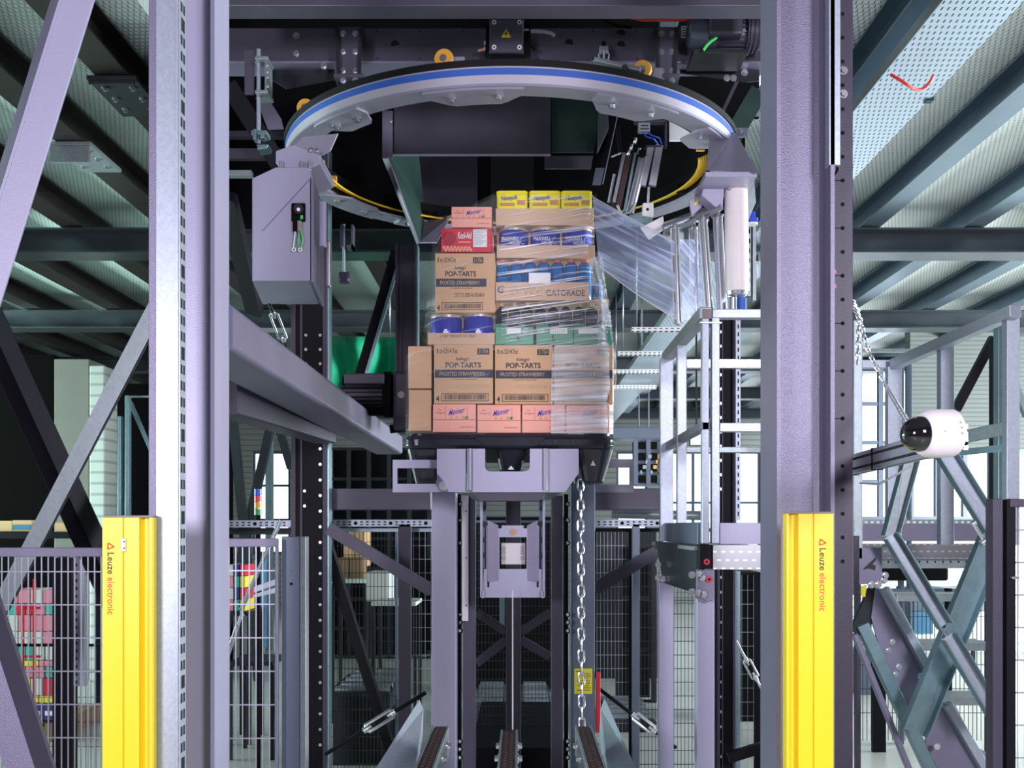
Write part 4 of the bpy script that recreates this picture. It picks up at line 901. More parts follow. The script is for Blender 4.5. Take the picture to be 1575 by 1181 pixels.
fbar(P(1168,140,5.9), P(1118,226,5.9), rhs(.03,.10), 'green_plate', 'frame_member', 'dark green slanting plate right of the ring shoulder')
fbar(P(1137,118,6.3), P(1108,180,6.3), rhs(.03,.02), 'girder', 'frame_member', 'thin dark strut behind the right ring shoulder')
t = T('ring_bracket', P(1130,203,5.6), 'small bolted angle bracket at the right shoulder of the ring', 'bracket')
MB().pbox(1120, 1150, 196, 210, 5.5, .02).build('plate', M['bluegrey'], t, .002)
for a in (1132, 1139): MB().bolt(P(a,201,5.5), .009).build('bolt', M['steel_bolt'], t)
tag(MB().pbox(1030, 1062, 178, 216, 6.9, .02).build('glow_stand_in', M['white_print']), 'small white panel standing in for a glow seen through the ring at right', 'panel')  # white plate added where a bright glow shows
# threaded rod hangers
def rodhang(px, py0, py1, Y, lab, lower, sc=1, small=False):
    t = T('threaded_rod', P(px,py1,Y), lab, 'rod')
    MB().cyl(P(px,py0,Y), P(px,py1-8,Y), .009*sc, seg=12).build('rod', M['galv'], t)
    if not small:
        MB().pbox(px-22, px-8, 77, 144, Y+.03, .02).build('back_plate', M['girder'], t, .002)
        m = MB().pbox(px-6, px+14, 86, 91, Y-.05, .12).pbox(px-6, px+14, 138, 143, Y-.05, .12).pbox(px+9, px+12, 91, 138, Y-.05, .12); m.build('bracket', M['galv_dull'], t, .002)
        for py in (100, 110, 118, 132): MB().bolt(P(px+13, py, Y-.05), .007).build('bolt', M['steel_bolt'], t)
    if lower == 'clamp':
        MB().pbox(px-12, px+12, 200, 207, Y-.03, .08).pbox(px-9, px-4, 198, 214, Y-.05, .05).pbox(px+2, px+8, 202, 212, Y-.04, .05).pprism([(px-3,222),(px+15,222),(px+13,228),(px-2,230)], Y-.04, .08).build('clamp', M['galv_teal'], t, .002)
    else:
        MB().pbox(px-8, px+8, py1-8, py1+8, Y-.03, .06).build('clamp', M['lilac_dark'], t, .004)
        for s_ in (-7, 7): MB().bolt(P(px+s_,py1+4,Y-.03), .006).build('bolt', M['steel_bolt'], t)
rodhang(398, 76, 228, 5.0, 'bright threaded rod with clamp hanging left of the ring', 'clamp')
rodhang(529, 345, 426, 7.0, 'threaded rod with dark clamp hanging right of the control cabinet', 'box', 1, True)
t = T('rod_bracket', P(535,380,7.0), 'dark open bracket beside the threaded rod under the far ring', 'bracket')
MB().pbox(523, 527, 345, 378, 6.95, .08).pbox(540, 543, 345, 382, 6.95, .08).pbox(533, 543, 376, 382, 6.95, .08).build('bracket', M['girder'], t)
# terminal box
Y = 5.12
t = T('terminal_box', P(780,84,Y), 'dark terminal box with a yellow lightning triangle on the girder', 'box')
MB().pbox(753, 805, 28, 80, Y, .09).build('box', M['girder'], t, .008)
MB().pbox(752, 806, 27, 30, Y-.004, .02).pbox(752, 806, 78, 81, Y-.004, .02).build('lid', M['lilac_dark'], t, .002)
MB().pprism([(748,40),(752,34),(752,84),(746,82)], Y+.03, .05).pprism([(806,34),(816,40),(816,86),(806,90)], Y+.03, .05).pprism([(750,82),(808,82),(802,92),(758,92)], Y+.02, .06).build('shadow_strips', M['black'], t)  # black pieces round the box stand in for its shadow
for a in (760, 799):
    for b in (34, 72.5): MB().cyl(P(a,b,Y-.004), P(a,b,Y), .0105, seg=18).cyl(P(a,b,Y-.0045), P(a,b,Y-.004), .005, seg=6, mi=1).build('screw', [M['white_print'], M['hole']], t)
o = MB().pprism([(771,57.5),(786,57.5),(778.5,44)], Y-.002, .002).build('warning_triangle', M['yellow_label'], t, label='yellow triangle')
MB().pprism([(779.5,46.5),(775.5,52.5),(778.5,52),(777,56.5),(781.5,50.5),(778.8,51)], Y-.003, .001).build('lightning_bolt', M['black_ink'], t)
for a, b, d in ((810,48,1),(748,66,-1),(748,75,-1),(809,66,1),(809,75,1)): MB().cyl(P(a-3.5,b,Y+.045), P(a+3.5,b,Y+.045), .016 if b == 48 else .010, seg=12).build('cable_gland', M['grey_cable'], t)
for i, (pts, r, mt, lab) in enumerate((([(812,48),(826,48),(838,49),(848,51),(853,55)], .009, 'grey_cable', 'grey hose from the terminal box into the girder'), ([(746,75),(740,77),(735,78)], .006, 'nes_brown', 'short brown cable left of the terminal box'), ([(812,74),(818,72),(823,77)], .006, 'black', 'short black cable right of the terminal box'))):
    tag(MB().tube([P(a,b,Y+.045) for a, b in pts], r, 8).build('cable', M[mt]), lab, 'cable')
for a, b in ((735,78),(854,56),(825,78)): pass
t = T('sensor', P(929,92,5.15), 'small sensor with dangling wires on the girder right of the terminal box', 'sensor')
MB().pbox(922, 936, 70, 78, 5.14, .04).build('body', M['galv_dull'], t, .003); MB().pbox(926, 932, 63, 70, 5.15, .03).build('head', M['black'], t, .002)
MB().tube([P(924,78,5.14),P(921,84,5.13),P(922,92,5.14)], .003).tube([P(934,78,5.14),P(937,84,5.13),P(935,92,5.14)], .003).tube([P(929,78,5.14),P(929,92,5.14)], .004).build('wires', M['grey_cable'], t)
tag(MB().pbox(1018, 1046, 8, 28, 5.4, .1).build('small_box', M['bluegrey'], bevel=.003), 'small blue-grey box above the girder left of the motor', 'box')
tag(MB().tube([P(947,12,5.3),P(952,19,5.2),P(965,26,5.1),P(990,31,5.05),P(1030,31,5.05),P(1064,31,5.1)], .007, 8).build('cable', M['red_cable']), 'red cable running to the motor at top right', 'cable')
tag(MB().tube([P(925,25,5.3),P(935,34,5.22),P(950,40,5.2),P(972,42,5.2)], .007, 8).build('cable', M['black']), 'black cable behind the red cable on the girder', 'cable')
# motor at top right
Y = 5.05
t = T('drive_motor', P(1110,76,Y), 'dark grey drive motor with terminal box at the top right of the girder', 'motor')
MB().lathe([(0,-.01),(.05,-.01),(.066,0),(.070,.03),(.070,.12),(.066,.125),(.066,.27),(0,.27)], P(1060,52,Y+.08), (1,0,0), 36).build('motor_body', M['bluegrey'], t)
m = MB(); c = P(1103,52,Y+.08)
for k in range(22):
    u = 2*math.pi*k/22; m.ext(rhs(.004,.018), c+Vector((0,.072*math.cos(u),.072*math.sin(u))), c+Vector((.13,.072*math.cos(u),.072*math.sin(u))), (0,-math.sin(u),math.cos(u)))
m.build('cooling_fins', M['girder'], t)
MB().pbox(1093, 1143, 14, 51, Y-.04, .11).build('terminal_box', M['girder'], t, .008)
MB().pbox(1092, 1144, 13, 17, Y-.045, .12).build('box_lid', M['bluegrey'], t, .003)
for a in (1119, 1131): MB().cyl(P(a,13,Y), P(a,6,Y), .011).build('cable_gland', M['white_print'], t)
MB().tube([P(1119,8,Y),P(1121,2,Y),P(1125,-12,Y)], .004).tube([P(1131,8,Y),P(1136,2,Y),P(1140,-12,Y)], .004).build('supply_cable', M['grey_cable'], t)
MB().cyl(P(1146,50,Y+.06), P(1175,50,Y+.06), .09, .075, 24).build('gearbox', M['girder'], t)
for k in range(3): MB().cyl(P(1149+7*k,50,Y+.06), P(1152+7*k,50,Y+.06), .1-.006*k, seg=24).build('flange', M['lilac_dark'], t)
MB().pbox(1048, 1056, 40, 57, 5.2, .01).build('type_plate', M['white_print'], t)
m = MB()
for k in range(4): m.pbox(1049.5, 1054.5, 42+4*k, 43+4*k, 5.198, .002)
m.build('plate_print', M['black_ink'], t)
MB().pbox(1066, 1150, 75, 82, Y, .2).build('base_plate', M['dark_steel'], t, .002)
tag(MB().tube([P(1102,58,Y-.05),P(1094,63,Y-.06),P(1087,70,Y-.05),P(1082,77,Y-.04)], .006, 8).build('cable', M['green_cable']), 'short bright green cable below the drive motor', 'cable')
# ---------------- guide sheets inside the ring
t = T('sheet_hood', P(720,238,6.2), 'lilac-dark sheet metal hood hanging inside the ring with a slanting leg', 'hood')
MB().pbox(606, 847, 130, 238, 6.2, .01).build('front_sheet', M['girder'], t, .001)
MB().pbox(588, 604, 170, 243, 6.19, .012).build('side_flange', M['lilac'], t, .001)
MB().pbox(604, 847, 236.5, 238.5, 6.185, .02).build('hem', M['lilac_light'], t)
MB().bolt(P(601,186,6.19), .009).build('bolt', M['steel_bolt'], t)
th = Vector((.004,0,.004))
def sheet(pts, mt, name, parent, th=Vector((.006,0,.003))):
    a = [Vector(p) for p in pts]; return MB().hexa(a, [p+th for p in a]).build(name, M[mt], parent)
sheet([P(597,241,6.2),P(645,373,6.2),P(653,336,6.75),P(643,241,6.75)], 'green_plate', 'leg_sheet', t)
MB().ext(rhs(.008,.006), P(597,241,6.19), P(645,374,6.19), (1,0,0)).build('leg_hem', M['lilac_light'], t)
sheet([P(588,243,6.25),P(641,376,6.25),P(645,373,6.21),P(597,243,6.21)], 'girder', 'leg_side', t)
sheet([P(645,374,6.2),P(672,374,6.3),P(694,332,6.75),P(653,336,6.75)], 'lilac', 'bottom_sheet', t, Vector((0,0,.005)))
sheet([P(632,330,6.52),P(645,373,6.21),P(653,336,6.74),P(642,331,6.72)], 'lilac', 'corner_sheet', t, Vector((.002,.0,.004)))
MB().pbox(640, 734, 238, 334, 6.95, .01).build('back_sheet', M['lilac_dark'], t)
t = T('green_panel', P(885,234,6.35), 'dark green panel right of the sheet hood inside the ring', 'panel')
MB().pbox(849, 920, 120, 234, 6.35, .01).build('panel', M['green_plate'], t, .001)
sheet([P(921,140,6.35),P(950,165,6.1),P(918,236,6.1),P(918,234,6.35)], 'galv_dull', 'side_fold', t)
tag(MB().pbox(755, 821, 238, 330, 7.1, .08).build('shaft_post', M['dark_steel']), 'dark blue-grey shaft post behind the yellow tubs', 'post')
tag(MB().pbox(838, 928, 240, 259, 6.9, .02).build('dark_sheet', M['girder']), 'small dark lilac panel below the dark green panel', 'panel')
sh = sheet([P(925,165,6.3),P(952,168,6.0),P(927,283,6.0),P(905,283,6.3)], 'black_paint', 'slanted_plate', None); tag(sh, 'black slanted plate with bright edge left of the clamp unit', 'plate')
MB().ext(rhs(.005,.005), P(952,168,5.99), P(927,283,5.99), (1,0,0)).build('bright_edge', M['lilac_light'], sh)
tag(MB().pprism([(916,258),(930,258),(924,284),(911,284)], 6.0, .01).build('small_plate', M['bluegrey']), 'small blue-grey plate at the foot of the black slanted plate', 'plate')
# film clamp unit
t = T('clamp_unit', P(975,345,5.9), 'slanting film clamp unit with brown strip and aluminium cylinders', 'clamp')
Y = 5.9
def sl(a, b, r, mt, nm, YY=Y, seg=16, sq=None):
    if sq: return MB().ext(rhs(*sq), P(a[0],a[1],YY), P(b[0],b[1],YY), (1,0,0)).build(nm, M[mt], t, .001)
    return MB().cyl(P(a[0],a[1],YY), P(b[0],b[1],YY), r, seg=seg).build(nm, M[mt], t)
sl((968,236),(951,318),.0,'rubber_brown','brown_strip',sq=(.030,.02)); sl((960,236),(944,312),0,'alu','side_rail',sq=(.018,.03)); sl((977,236),(960,326),0,'galv_teal','side_rail',sq=(.014,.03))
sl((989,242),(968,328),.026,'alu','cylinder'); sl((1001,226),(988,286),0,'alu','cylinder',sq=(.036,.03)); sl((1014,224),(1003,286),0,'alu','cylinder',sq=(.040,.03))
sl((998,288),(995,330),.006,'chrome','piston_rod'); sl((945,268),(936,312),.008,'chrome','thin_rod'); sl((940,241),(955,235),.006,'chrome','lever'); sl((950,195),(966,332),.0,'black_paint','back_plate',YY=Y+.06,sq=(.02,.02))
MB().pbox(1023, 1026, 186, 226, Y, .04).pbox(976, 1026, 184, 188, Y, .04).pbox(994, 1018, 223, 226, Y-.02, .05).build('frame', M['lilac_dark'], t, .001)
MB().pbox(982, 1000, 188, 202, Y-.01, .04).build('sensor', M['galv_dull'], t, .002)
m = MB(); m.pbox(986, 997, 192, 194, Y-.012, .002).pbox(985, 998, 197, 199, Y-.012, .002); m.build('sensor_print', M['black_ink'], t)
MB().tube([P(988,202,Y),P(994,210,Y-.03),P(1006,214,Y-.03),P(1012,222,Y)], .004).tube([P(996,202,Y),P(1002,208,Y-.02),P(1014,212,Y-.02),P(1018,222,Y)], .004).build('blue_hoses', M['stack_blue'], t)
for c in ((972,222),(978,212),(968,230),(984,228)): MB().cyl(P(c[0],c[1],Y-.03), P(c[0]-2,c[1]+9,Y-.03), .009, seg=10).build('fitting', M['chrome'], t)
MB().cyl(P(987,236,Y-.04), P(987,236,Y), .022, seg=20).build('knob', M['black'], t)
MB().pbox(989, 1005, 312, 332, Y-.02, .05).build('end_block', M['white_print'], t, .003); MB().cyl(P(996,322,Y-.022), P(996,322,Y-.02), .008).build('end_hole', M['hole'], t)
MB().pbox(962, 1004, 334, 343, Y-.02, .08).build('foot', M['galv_teal'], t, .003)
MB().pbox(940, 952, 300, 322, Y, .05).build('side_block', M['dark_steel'], t, .003)
MB().tube([P(950,316,Y-.04),P(956,330,Y-.05),P(968,326,Y-.05),P(974,316,Y-.04)], .007).build('hose_loop', M['chrome'], t)
# ---------------- control cabinet on the left of the ring
t = T('control_cabinet', P(430,455,5.1), 'lilac-grey angular control cabinet hanging from the left side of the ring', 'cabinet')
fl, fr_, br, bl = (388,4.9), (477,4.9), (491,5.42), (404,5.42)
zb0, zt0, zt1 = Z(432,4.9), Z(274,4.9), Z(257,4.9)
def q4(p, z): return (X(p[0],p[1]), p[1], z)
m = MB(); tl = X(424,4.9)
bot = [q4(fl,zb0),q4(fr_,zb0),q4(br,zb0),q4(bl,zb0)]
top = [q4(fl,zt0),(tl,4.9,zt1),q4(fr_,zt1),q4(br,zt1),(tl-.04,5.42,zt1),q4(bl,zt0)]
m.add(bot+top, [(0,3,2,1),(0,1,6,5,4),(1,2,7,6),(2,3,9,8,7),(3,0,4,9),(4,5,8,9),(5,6,7,8)])
m.build('body', M['lilac_light'], t, .004)
xa, xb = X(478.5,4.9), X(486,4.9)
m = MB().hexa([(xa,4.89,zb0-.01),(xa+.012,4.89,zb0-.01),(X(494,5.42)+.012,5.42,zb0-.01),(X(494,5.42),5.42,zb0-.01)],[(xa,4.89,zt0),(xa+.012,4.89,zt0),(X(494,5.42)+.012,5.42,zt0+.02),(X(494,5.42),5.42,zt0+.02)])
dr = m.build('door', M['lilac'], t, .003)
MB().box(xa+.02, xa+.05, 4.98, 5.02, Z(380,5), Z(310,5)).build('handle', M['lilac_light'], dr, .006)
MB().box(xa+.03, xa+.05, 5.1, 5.14, Z(440,5.1), Z(370,5.1)).build('handle', M['alu'], dr, .006)
m = MB().tube([P(477,275,4.898),P(403,356,4.898)], .0012, 4); m.build('seam', M['lilac_dark'], t)
sb = MB().pbox(448, 469, 312, 340, 4.885, .015).build('switch_plate', M['black'], t, .003)
MB().cyl(P(459,321,4.87), P(459,321,4.885), .022, seg=28).build('switch_ring', M['black_plastic'], sb); MB().cyl(P(459,322,4.862), P(459,322,4.87), .008, seg=18).build('switch_button', M['white_plastic'], sb)
MB().pbox(462, 466, 331, 337, 4.882, .003).build('green_window', M['green_cable'], sb)
for a, mt in ((454,'black'),(460.5,'grey_cap')): MB().cyl(P(a,340,4.88), P(a,356,4.88), .010, seg=14).build('plug', M[mt], t)
MB().tube([P(454,356,4.88),P(452,372,4.88),P(451,381,4.885)], .003, 6).build('sensor_lead', M['white_plastic'], t)
MB().tube([P(460,356,4.88),P(458,370,4.88),P(459,381,4.885)], .003, 6).tube([P(463,356,4.88),P(466,370,4.88),P(462,382,4.885)], .003, 6).build('sensor_lead', M['green_cable'], t, label='green lead')
for a in (452, 462): MB().lathe([(.005,-.002),(.010,-.002),(.010,.002),(.005,.002),(.005,-.002)], P(a,384,4.885), (0,1,0), 18).build('ring_terminal', M['white_print'], t)
t = T('ring_mount', P(460,250,5.1), 'lilac angular mounting block joining the cabinet to the ring', 'mount')
m = MB(); pts = [(424,232),(452,222),(493,238),(493,252),(470,262),(432,256),(424,250)]
m.pprism(pts, 4.95, .35); m.build('block', M['lilac_light'], t, .004)
MB().pprism([(452,224),(466,210),(520,205),(508,232),(493,240)], 5.05, .012).build('upright_plate', M['ring_grey'], t, .002)
for a in (432, 464, 476): MB().cyl(P(a,248,4.93), P(a,260,4.93), .009, seg=10).bolt(P(a,259,4.94), .008).build('bolt', M['chrome'], t)
for a, b in ((478,230),(487,231)): MB().bolt(P(a,b,4.94), .008).build('bolt', M['steel_bolt'], t)
# ---------------- film carriage on the right
t = T('film_carriage', P(1110,400,5.1), 'film carriage with upright chrome rollers hanging right of the load', 'carriage')
sheet([P(1086,262,4.95),P(1164,266,4.75),P(1130,205,5.35),P(1092,205,5.35)], 'ring_grey', 'hanger_plate', t)
MB().pbox(1085, 1164, 264, 272, 4.78, .3).build('top_plate', M['lilac_light'], t, .002)
MB().pprism([(1086,272),(1115,272),(1112,318),(1100,318),(1079,300)], 4.95, .1).build('bracket', M['lilac_light'], t, .003)
MB().pprism([(1142,272),(1160,272),(1163,310),(1150,340)], 5.0, .02).build('bracket', M['galv_dull'], t, .002)
pl = sheet([P(1020,345,5.3),P(1110,322,5.0),P(1112,312,5.2),P(1060,330,5.5)], 'ring_grey', 'roller_plate', t, Vector((0,0,.01)))
MB().cyl(P(1032,356,5.15), P(1110,318,4.95), .014).build('cross_rod', M['alu'], t)
MB().cyl(P(1020,352,5.1), P(1060,338,5.1), .02).build('cross_rod', M['galv_dull'], t)
MB().pprism([(1060,310),(1080,296),(1080,318),(1064,332)], 5.05, .02).build('cover', M['lilac_light'], t, .002)
MB().pprism([(1065,318),(1074,312),(1074,304)], 5.045, .004).build('warning_triangle', M['yellow_label'], t)
MB().pprism([(985,350),(1020,332),(1022,352),(998,368)], 5.45, .01).build('link_plate', M['white_plastic'], t, .002)
MB().pprism([(1020,356),(1030,342),(1050,340),(1062,352),(1060,372),(1040,378),(1024,370)], 5.18, .03).build('gear_block', M['galv_dull'], t, .003)
for a0, a1, y0, y1, r, Y in ((1038,1043,352,497,.021,5.02),(1066,1070,352,492,.023,5.12),(1081,1091,340,476,.022,5.0),(1104,1111,334,478,.024,5.08)):
    MB().cyl(P(a0,y0,Y), P(a1,y1,Y), r, seg=28).build('roller', M['chrome' if r < .0235 else 'alu'], t)
    MB().cyl(P(a1,y1,Y), P(a1,y1+3,Y), r*.5).build('lower_bearing', M['steel_bolt'], t)
    MB().cyl(P(a0,y0-8,Y), P(a0,y0,Y), r*.5).cyl(P(a0,y0-3,Y), P(a0,y0,Y), r*1.35).build('upper_bearing', M['steel_bolt'], t)
MB().pbox(1158, 1163, 340, 462, 5.2, .05).build('slotted_upright', M['galv_dull'], t); MB().pbox(1150, 1155, 345, 455, 5.2, .05).build('slotted_upright', M['galv_dull'], t)
m = MB()
for k in range(7): m.pbox(1151, 1154, 352+15*k, 359+15*k, 5.199, .002)
m.build('slots', M['hole'], t)
MB().cyl(P(1157,336,5.1), P(1157,342,5.1), .028).cyl(P(1157,343,5.1), P(1157,346,5.1), .026, mi=1).cyl(P(1156,327,5.1), P(1157,336,5.1), .016).build('knob', [M['stack_blue'], M['white_plastic']], t)
MB().sph(P(1132,290,4.98), .034).sph(P(1124,288,4.95), .02).sph(P(1139,292,4.95), .018).build('roll_head', M['chrome'], t)
MB().lathe([(0,.0),(.02,.0),(.045,.012),(.05,.03),(.03,.035),(0,.035)], P(1134,458,4.98), (0,0,1), 30).build('roll_foot', M['chrome'], t)
MB().cyl(P(1127,458,4.98), P(1127,476,4.98), .02).build('foot_pin', M['alu'], t); MB().cyl(P(1141,459,5.0), P(1141,478,5.0), .022).build('foot_pin', M['blue_band'], t)
t = T('film_roll', P(1131,450,4.98), 'white roll of stretch film standing upright in the film carriage', 'roll')
MB().lathe([(0,0),(.024,0),(.0545,0),(.056,.004),(.0525,.46),(.0515,.464),(0,.464)], P(1134,449,4.98), (-.012,0,1), 44).build('film_winding', M['film_roll'], t)
MB().lathe([(.02,-.006),(.026,-.006),(.026,0),(.02,0)], P(1134,449,4.98), (0,0,1), 24).build('cardboard_core', M['box_brown'], t)
# ================================================================ LIFT
def mast(px0, px1, pyt, Y, d, mt, name, label, bevel=.004): return tag(MB().box(X(px0,Y), X(px1,Y), Y, Y+d, 0, Z(pyt,Y)).build(name, M[mt], bevel=bevel), label, 'post')
mast(664, 701, 757, 5.45, .16, 'lilac_light', 'lift_mast', 'light lilac lift mast left of the fork carriage')
mast(878, 915, 745, 5.75, .16, 'bluegrey', 'lift_mast', 'blue-grey lift mast at right behind the hanging chain')
t = T('guide_post', (X(721,5.6), 5.6, 0), 'lilac guide post with pale strip right of the left lift mast', 'post')
MB().box(X(712,5.6), X(731,5.6), 5.6, 5.7, 0, Z(763,5.6)).build('post', M['lilac_mid'], t, .003)
MB().box(X(710.5,5.55), X(720,5.55), 5.55, 5.57, Z(955,5.55), Z(762,5.55)).build('pale_strip', M['white_plastic'], t, .001)
m = MB(); [m.cyl(P(717,y,5.549), P(717,y,5.55), .004) for y in (786,858,931)]; m.build('holes', M['hole'], t)
mast(848, 866, 762, 5.6, .1, 'lilac_dark', 'guide_post', 'dark lilac guide post left of the right lift mast')
mast(778, 801, 770, 6.3, .1, 'lilac_dark', 'centre_post', 'dark purple-lilac centre post behind the fork carriage')
tag(MB().cyl(P(788.5,908,5.2), P(788.5,1122,4.6), .0022).build('plumb_line', M['white_plastic']), 'thin pale line hanging in front of the centre post', 'line')
for px, lab in ((704, 'black lift chain with rollers right of the left lift mast'), (869, 'black lift chain with rollers left of the right lift mast')):
    t = T('lift_chain', P(px,1181,5.66), lab, 'chain'); Y = 5.68
    MB().box(X(px-1,Y), X(px+5,Y), Y, Y+.06, 0, Z(760,Y)).build('chain', M['black_paint'], t)
    for y in (775, 800, 835, 945, 957, 970, 1140, 1152, 1165): MB().cyl(P(px+4,y,Y-.02), P(px+4,y,Y), .014, seg=12).cyl(P(px+4,y,Y-.024), P(px+4,y,Y-.02), .007, mi=1).build('roller', [M['dark_steel'], M['chrome']], t)
for p, q, lab in (((733,942),(779,972),'upper left arm of the dark cross brace behind the carriage'),((846,942),(801,972),'upper right arm of the dark cross brace behind the carriage'),((733,1020),(779,984),'lower left arm of the dark cross brace behind the carriage'),((846,1010),(801,984),'lower right arm of the dark cross brace behind the carriage')):
    bar(P(p[0],p[1],6.33), P(q[0],q[1],6.33), rhs(.02,.05), 'lilac_dark', 'cross_brace', lab)
tag(MB().pbox(768, 776, 905, 970, 6.9, .04).build('slim_post', M['galv_teal']), 'slim blue-grey strip left of the centre post', 'strip')
# fork carriage
t = T('fork_carriage', P(788,920,5.3), 'lilac lift carriage plate with square window under the pallet', 'carriage')
Y = 5.3
m = MB(); w0, w1, w2, w3 = 768, 810, 826, 875
m.pprism([(748,808),(838-9,808),(829,826),(748,826)], Y, .015).pbox(748, w0, w2, w3, Y, .015).pbox(w1, 829, w2, w3, Y, .015).pprism([(744,w3),(834,w3),(834,916),(830,919),(746,919),(742,916)], Y, .015)
m.build('plate', M['lilac_light'], t)
for a, b in ((750,767),(827,811)): MB().hexa([P(a,895,Y-.014),P(b,893,Y-.001),P(b,893,Y+.004),P(a,895,Y+.004)],[P(a,800,Y-.014),P(b,808,Y-.001),P(b,808,Y+.004),P(a,800,Y+.004)]).build('folded_side', M['lilac'], t)
for a, b in ((739,748),(829,838)):
    m = MB(); m.box(X(a,Y), X(a,Y)+.012, Y-.03, Y+.14, Z(918,Y), Z(768,Y)) if a < 780 else m.box(X(b,Y)-.012, X(b,Y), Y-.03, Y+.14, Z(918,Y), Z(768,Y))
    m.build('cheek_plate', M['lilac_light'], t, .003)
    MB().pbox(a, b, 768, 900, Y+.03, .01).build('inner_plate', M['bluegrey'], t)
    for k in range(6): MB().cyl(P((a+b)/2,782+24*k,Y+.01), P((a+b)/2,782+24*k,Y+.03), .014, seg=14).build('roller', M['dark_steel'], t)
MB().pbox(771, 808, 835, 868, Y+.09, .01).build('back_plate', M['white_plastic'], t, .001)
for a in (775, 803):
    for b in (843, 850, 858): MB().lathe([(.006,0),(.010,0),(.010,.004),(.006,.004)], P(a,b,Y+.085), (0,1,0), 14).build('socket', M['steel_bolt'], t)
MB().cyl(P(789,818,Y-.01), P(789,818,Y), .015, seg=20).build('bolt', M['nes_brown'], t)
for a, b in ((769,811),(808,811)): MB().cyl(P(a,b-1,Y-.002), P(a,b-1,Y), .009, seg=14).build('hole', M['hole'], t)
for a in (751, 827): MB().pbox(a-1.5, a+1.5, 893, 903, Y-.002, .002).build('hole', M['hole'], t)
for a in (740, 832): MB().pbox(a, a+5, 908, 920, Y-.03, .03).build('stop_block', M['lilac_light'], t, .002)
t = T('pallet_carrier', P(782,757,5.05), 'broad lilac fork head plate with rounded cut-out carrying the pallet', 'fork head')
Y = 5.05
MB().pprism([(672,690),(717,690),(717,757),(690,757),(684,742),(672,728)], Y+.03, .012).build('side_plate', M['lilac_light'], t, .001)
m = MB(); arc = [(746+8-8*math.cos(math.pi/2*k/6), 725-8+8*math.sin(math.pi/2*k/6)) for k in range(7)]; arc2 = [(815-8+8*math.sin(math.pi/2*k/6), 725-8+8*math.cos(math.pi/2*k/6)) for k in range(7)]
m.pprism([(720,690),(746,690)]+arc+arc2+[(815,690),(842,690),(842,757),(727,757),(720,745)], Y, .014); m.build('centre_plate', M['lilac_light'], t)
MB().pprism([(842,690),(890,690),(890,728),(869,757),(842,757)], Y+.03, .012).build('side_plate', M['lilac_light'], t, .001)
for a in (723, 838): MB().cyl(P(a,690,Y+.004), P(a,754,Y+.004), .014, seg=20).build('rounded_fold', M['ring_grey'], t)
MB().pprism([(724,757),(842,757),(830,770),(738,770)], Y+.02, .2).build('under_sheet', M['lilac_dark'], t)
sheet([P(712,757,Y+.02),P(728,757,Y+.02),P(745,770,Y+.3),P(735,772,Y+.3)], 'galv_dull', 'fold', t); sheet([P(842,757,Y+.02),P(866,757,Y+.02),P(842,770,Y+.3),P(832,772,Y+.3)], 'galv_dull', 'fold', t)
for a, b in ((676,740),(786,830)): pass
for a, b in ((700,738),(824,860)): MB().pbox(a, b, 690, 712, Y+.1, .95).build('fork_arm', M['lilac_dark'], t)
def frame_plate(name, lab, o, i, Y, mt):
    m = MB(); (a,b,c,d), (e,f,g,h) = o, i
    m.pbox(a, b, c, g, Y, .012).pbox(a, b, h, d, Y, .012).pbox(a, e, g, h, Y, .012).pbox(f, b, g, h, Y, .012)
    return tag(m.build(name, M[mt]), lab, 'plate')
o = frame_plate('slotted_plate', 'lilac end plate with rectangular opening left under the pallet', (604,690,707,757), (611,672,720,744), 5.2, 'lilac_light')
MB().bolt(P(682,747,5.2), .015).build('bolt', M['white_print'], o)
frame_plate('slotted_plate', 'grey end plate with rectangular opening right under the pallet', (912,975,706,757), (922,968,719,745), 5.9, 'ring_grey')
# chain and labels on the right mast
chain('hanging_chain', [P(893,738,5.3), P(893,800,5.3), P(894,900,5.3), P(894,1000,5.3), P(895,1122,5.3)], .0052, .066, 'long bright chain hanging down in front of the right lift mast', w_=.028)
t = T('warning_label', P(897,1067,5.74), 'yellow notice label on the right lift mast behind the chain', 'label')
MB().pbox(883.5, 911, 1028, 1067, 5.742, .004).build('sheet', M['yellow_label'], t)
m = MB()
for k, (a, b) in enumerate(((886,893),(895,908),(895,909),(896,905),(887,907),(896,908),(888,906),(895,909),(887,908))): m.pbox(a, b, 1032+3.6*k, 1033+3.6*k, 5.741, .001)
m.build('print', M['black_ink'], t)
tag(MB().pbox(917, 923.5, 1034, 1127, 5.75, .03).build('red_strip', M['red_guard'], bevel=.004), 'red upright strip beside the yellow notice label', 'strip')
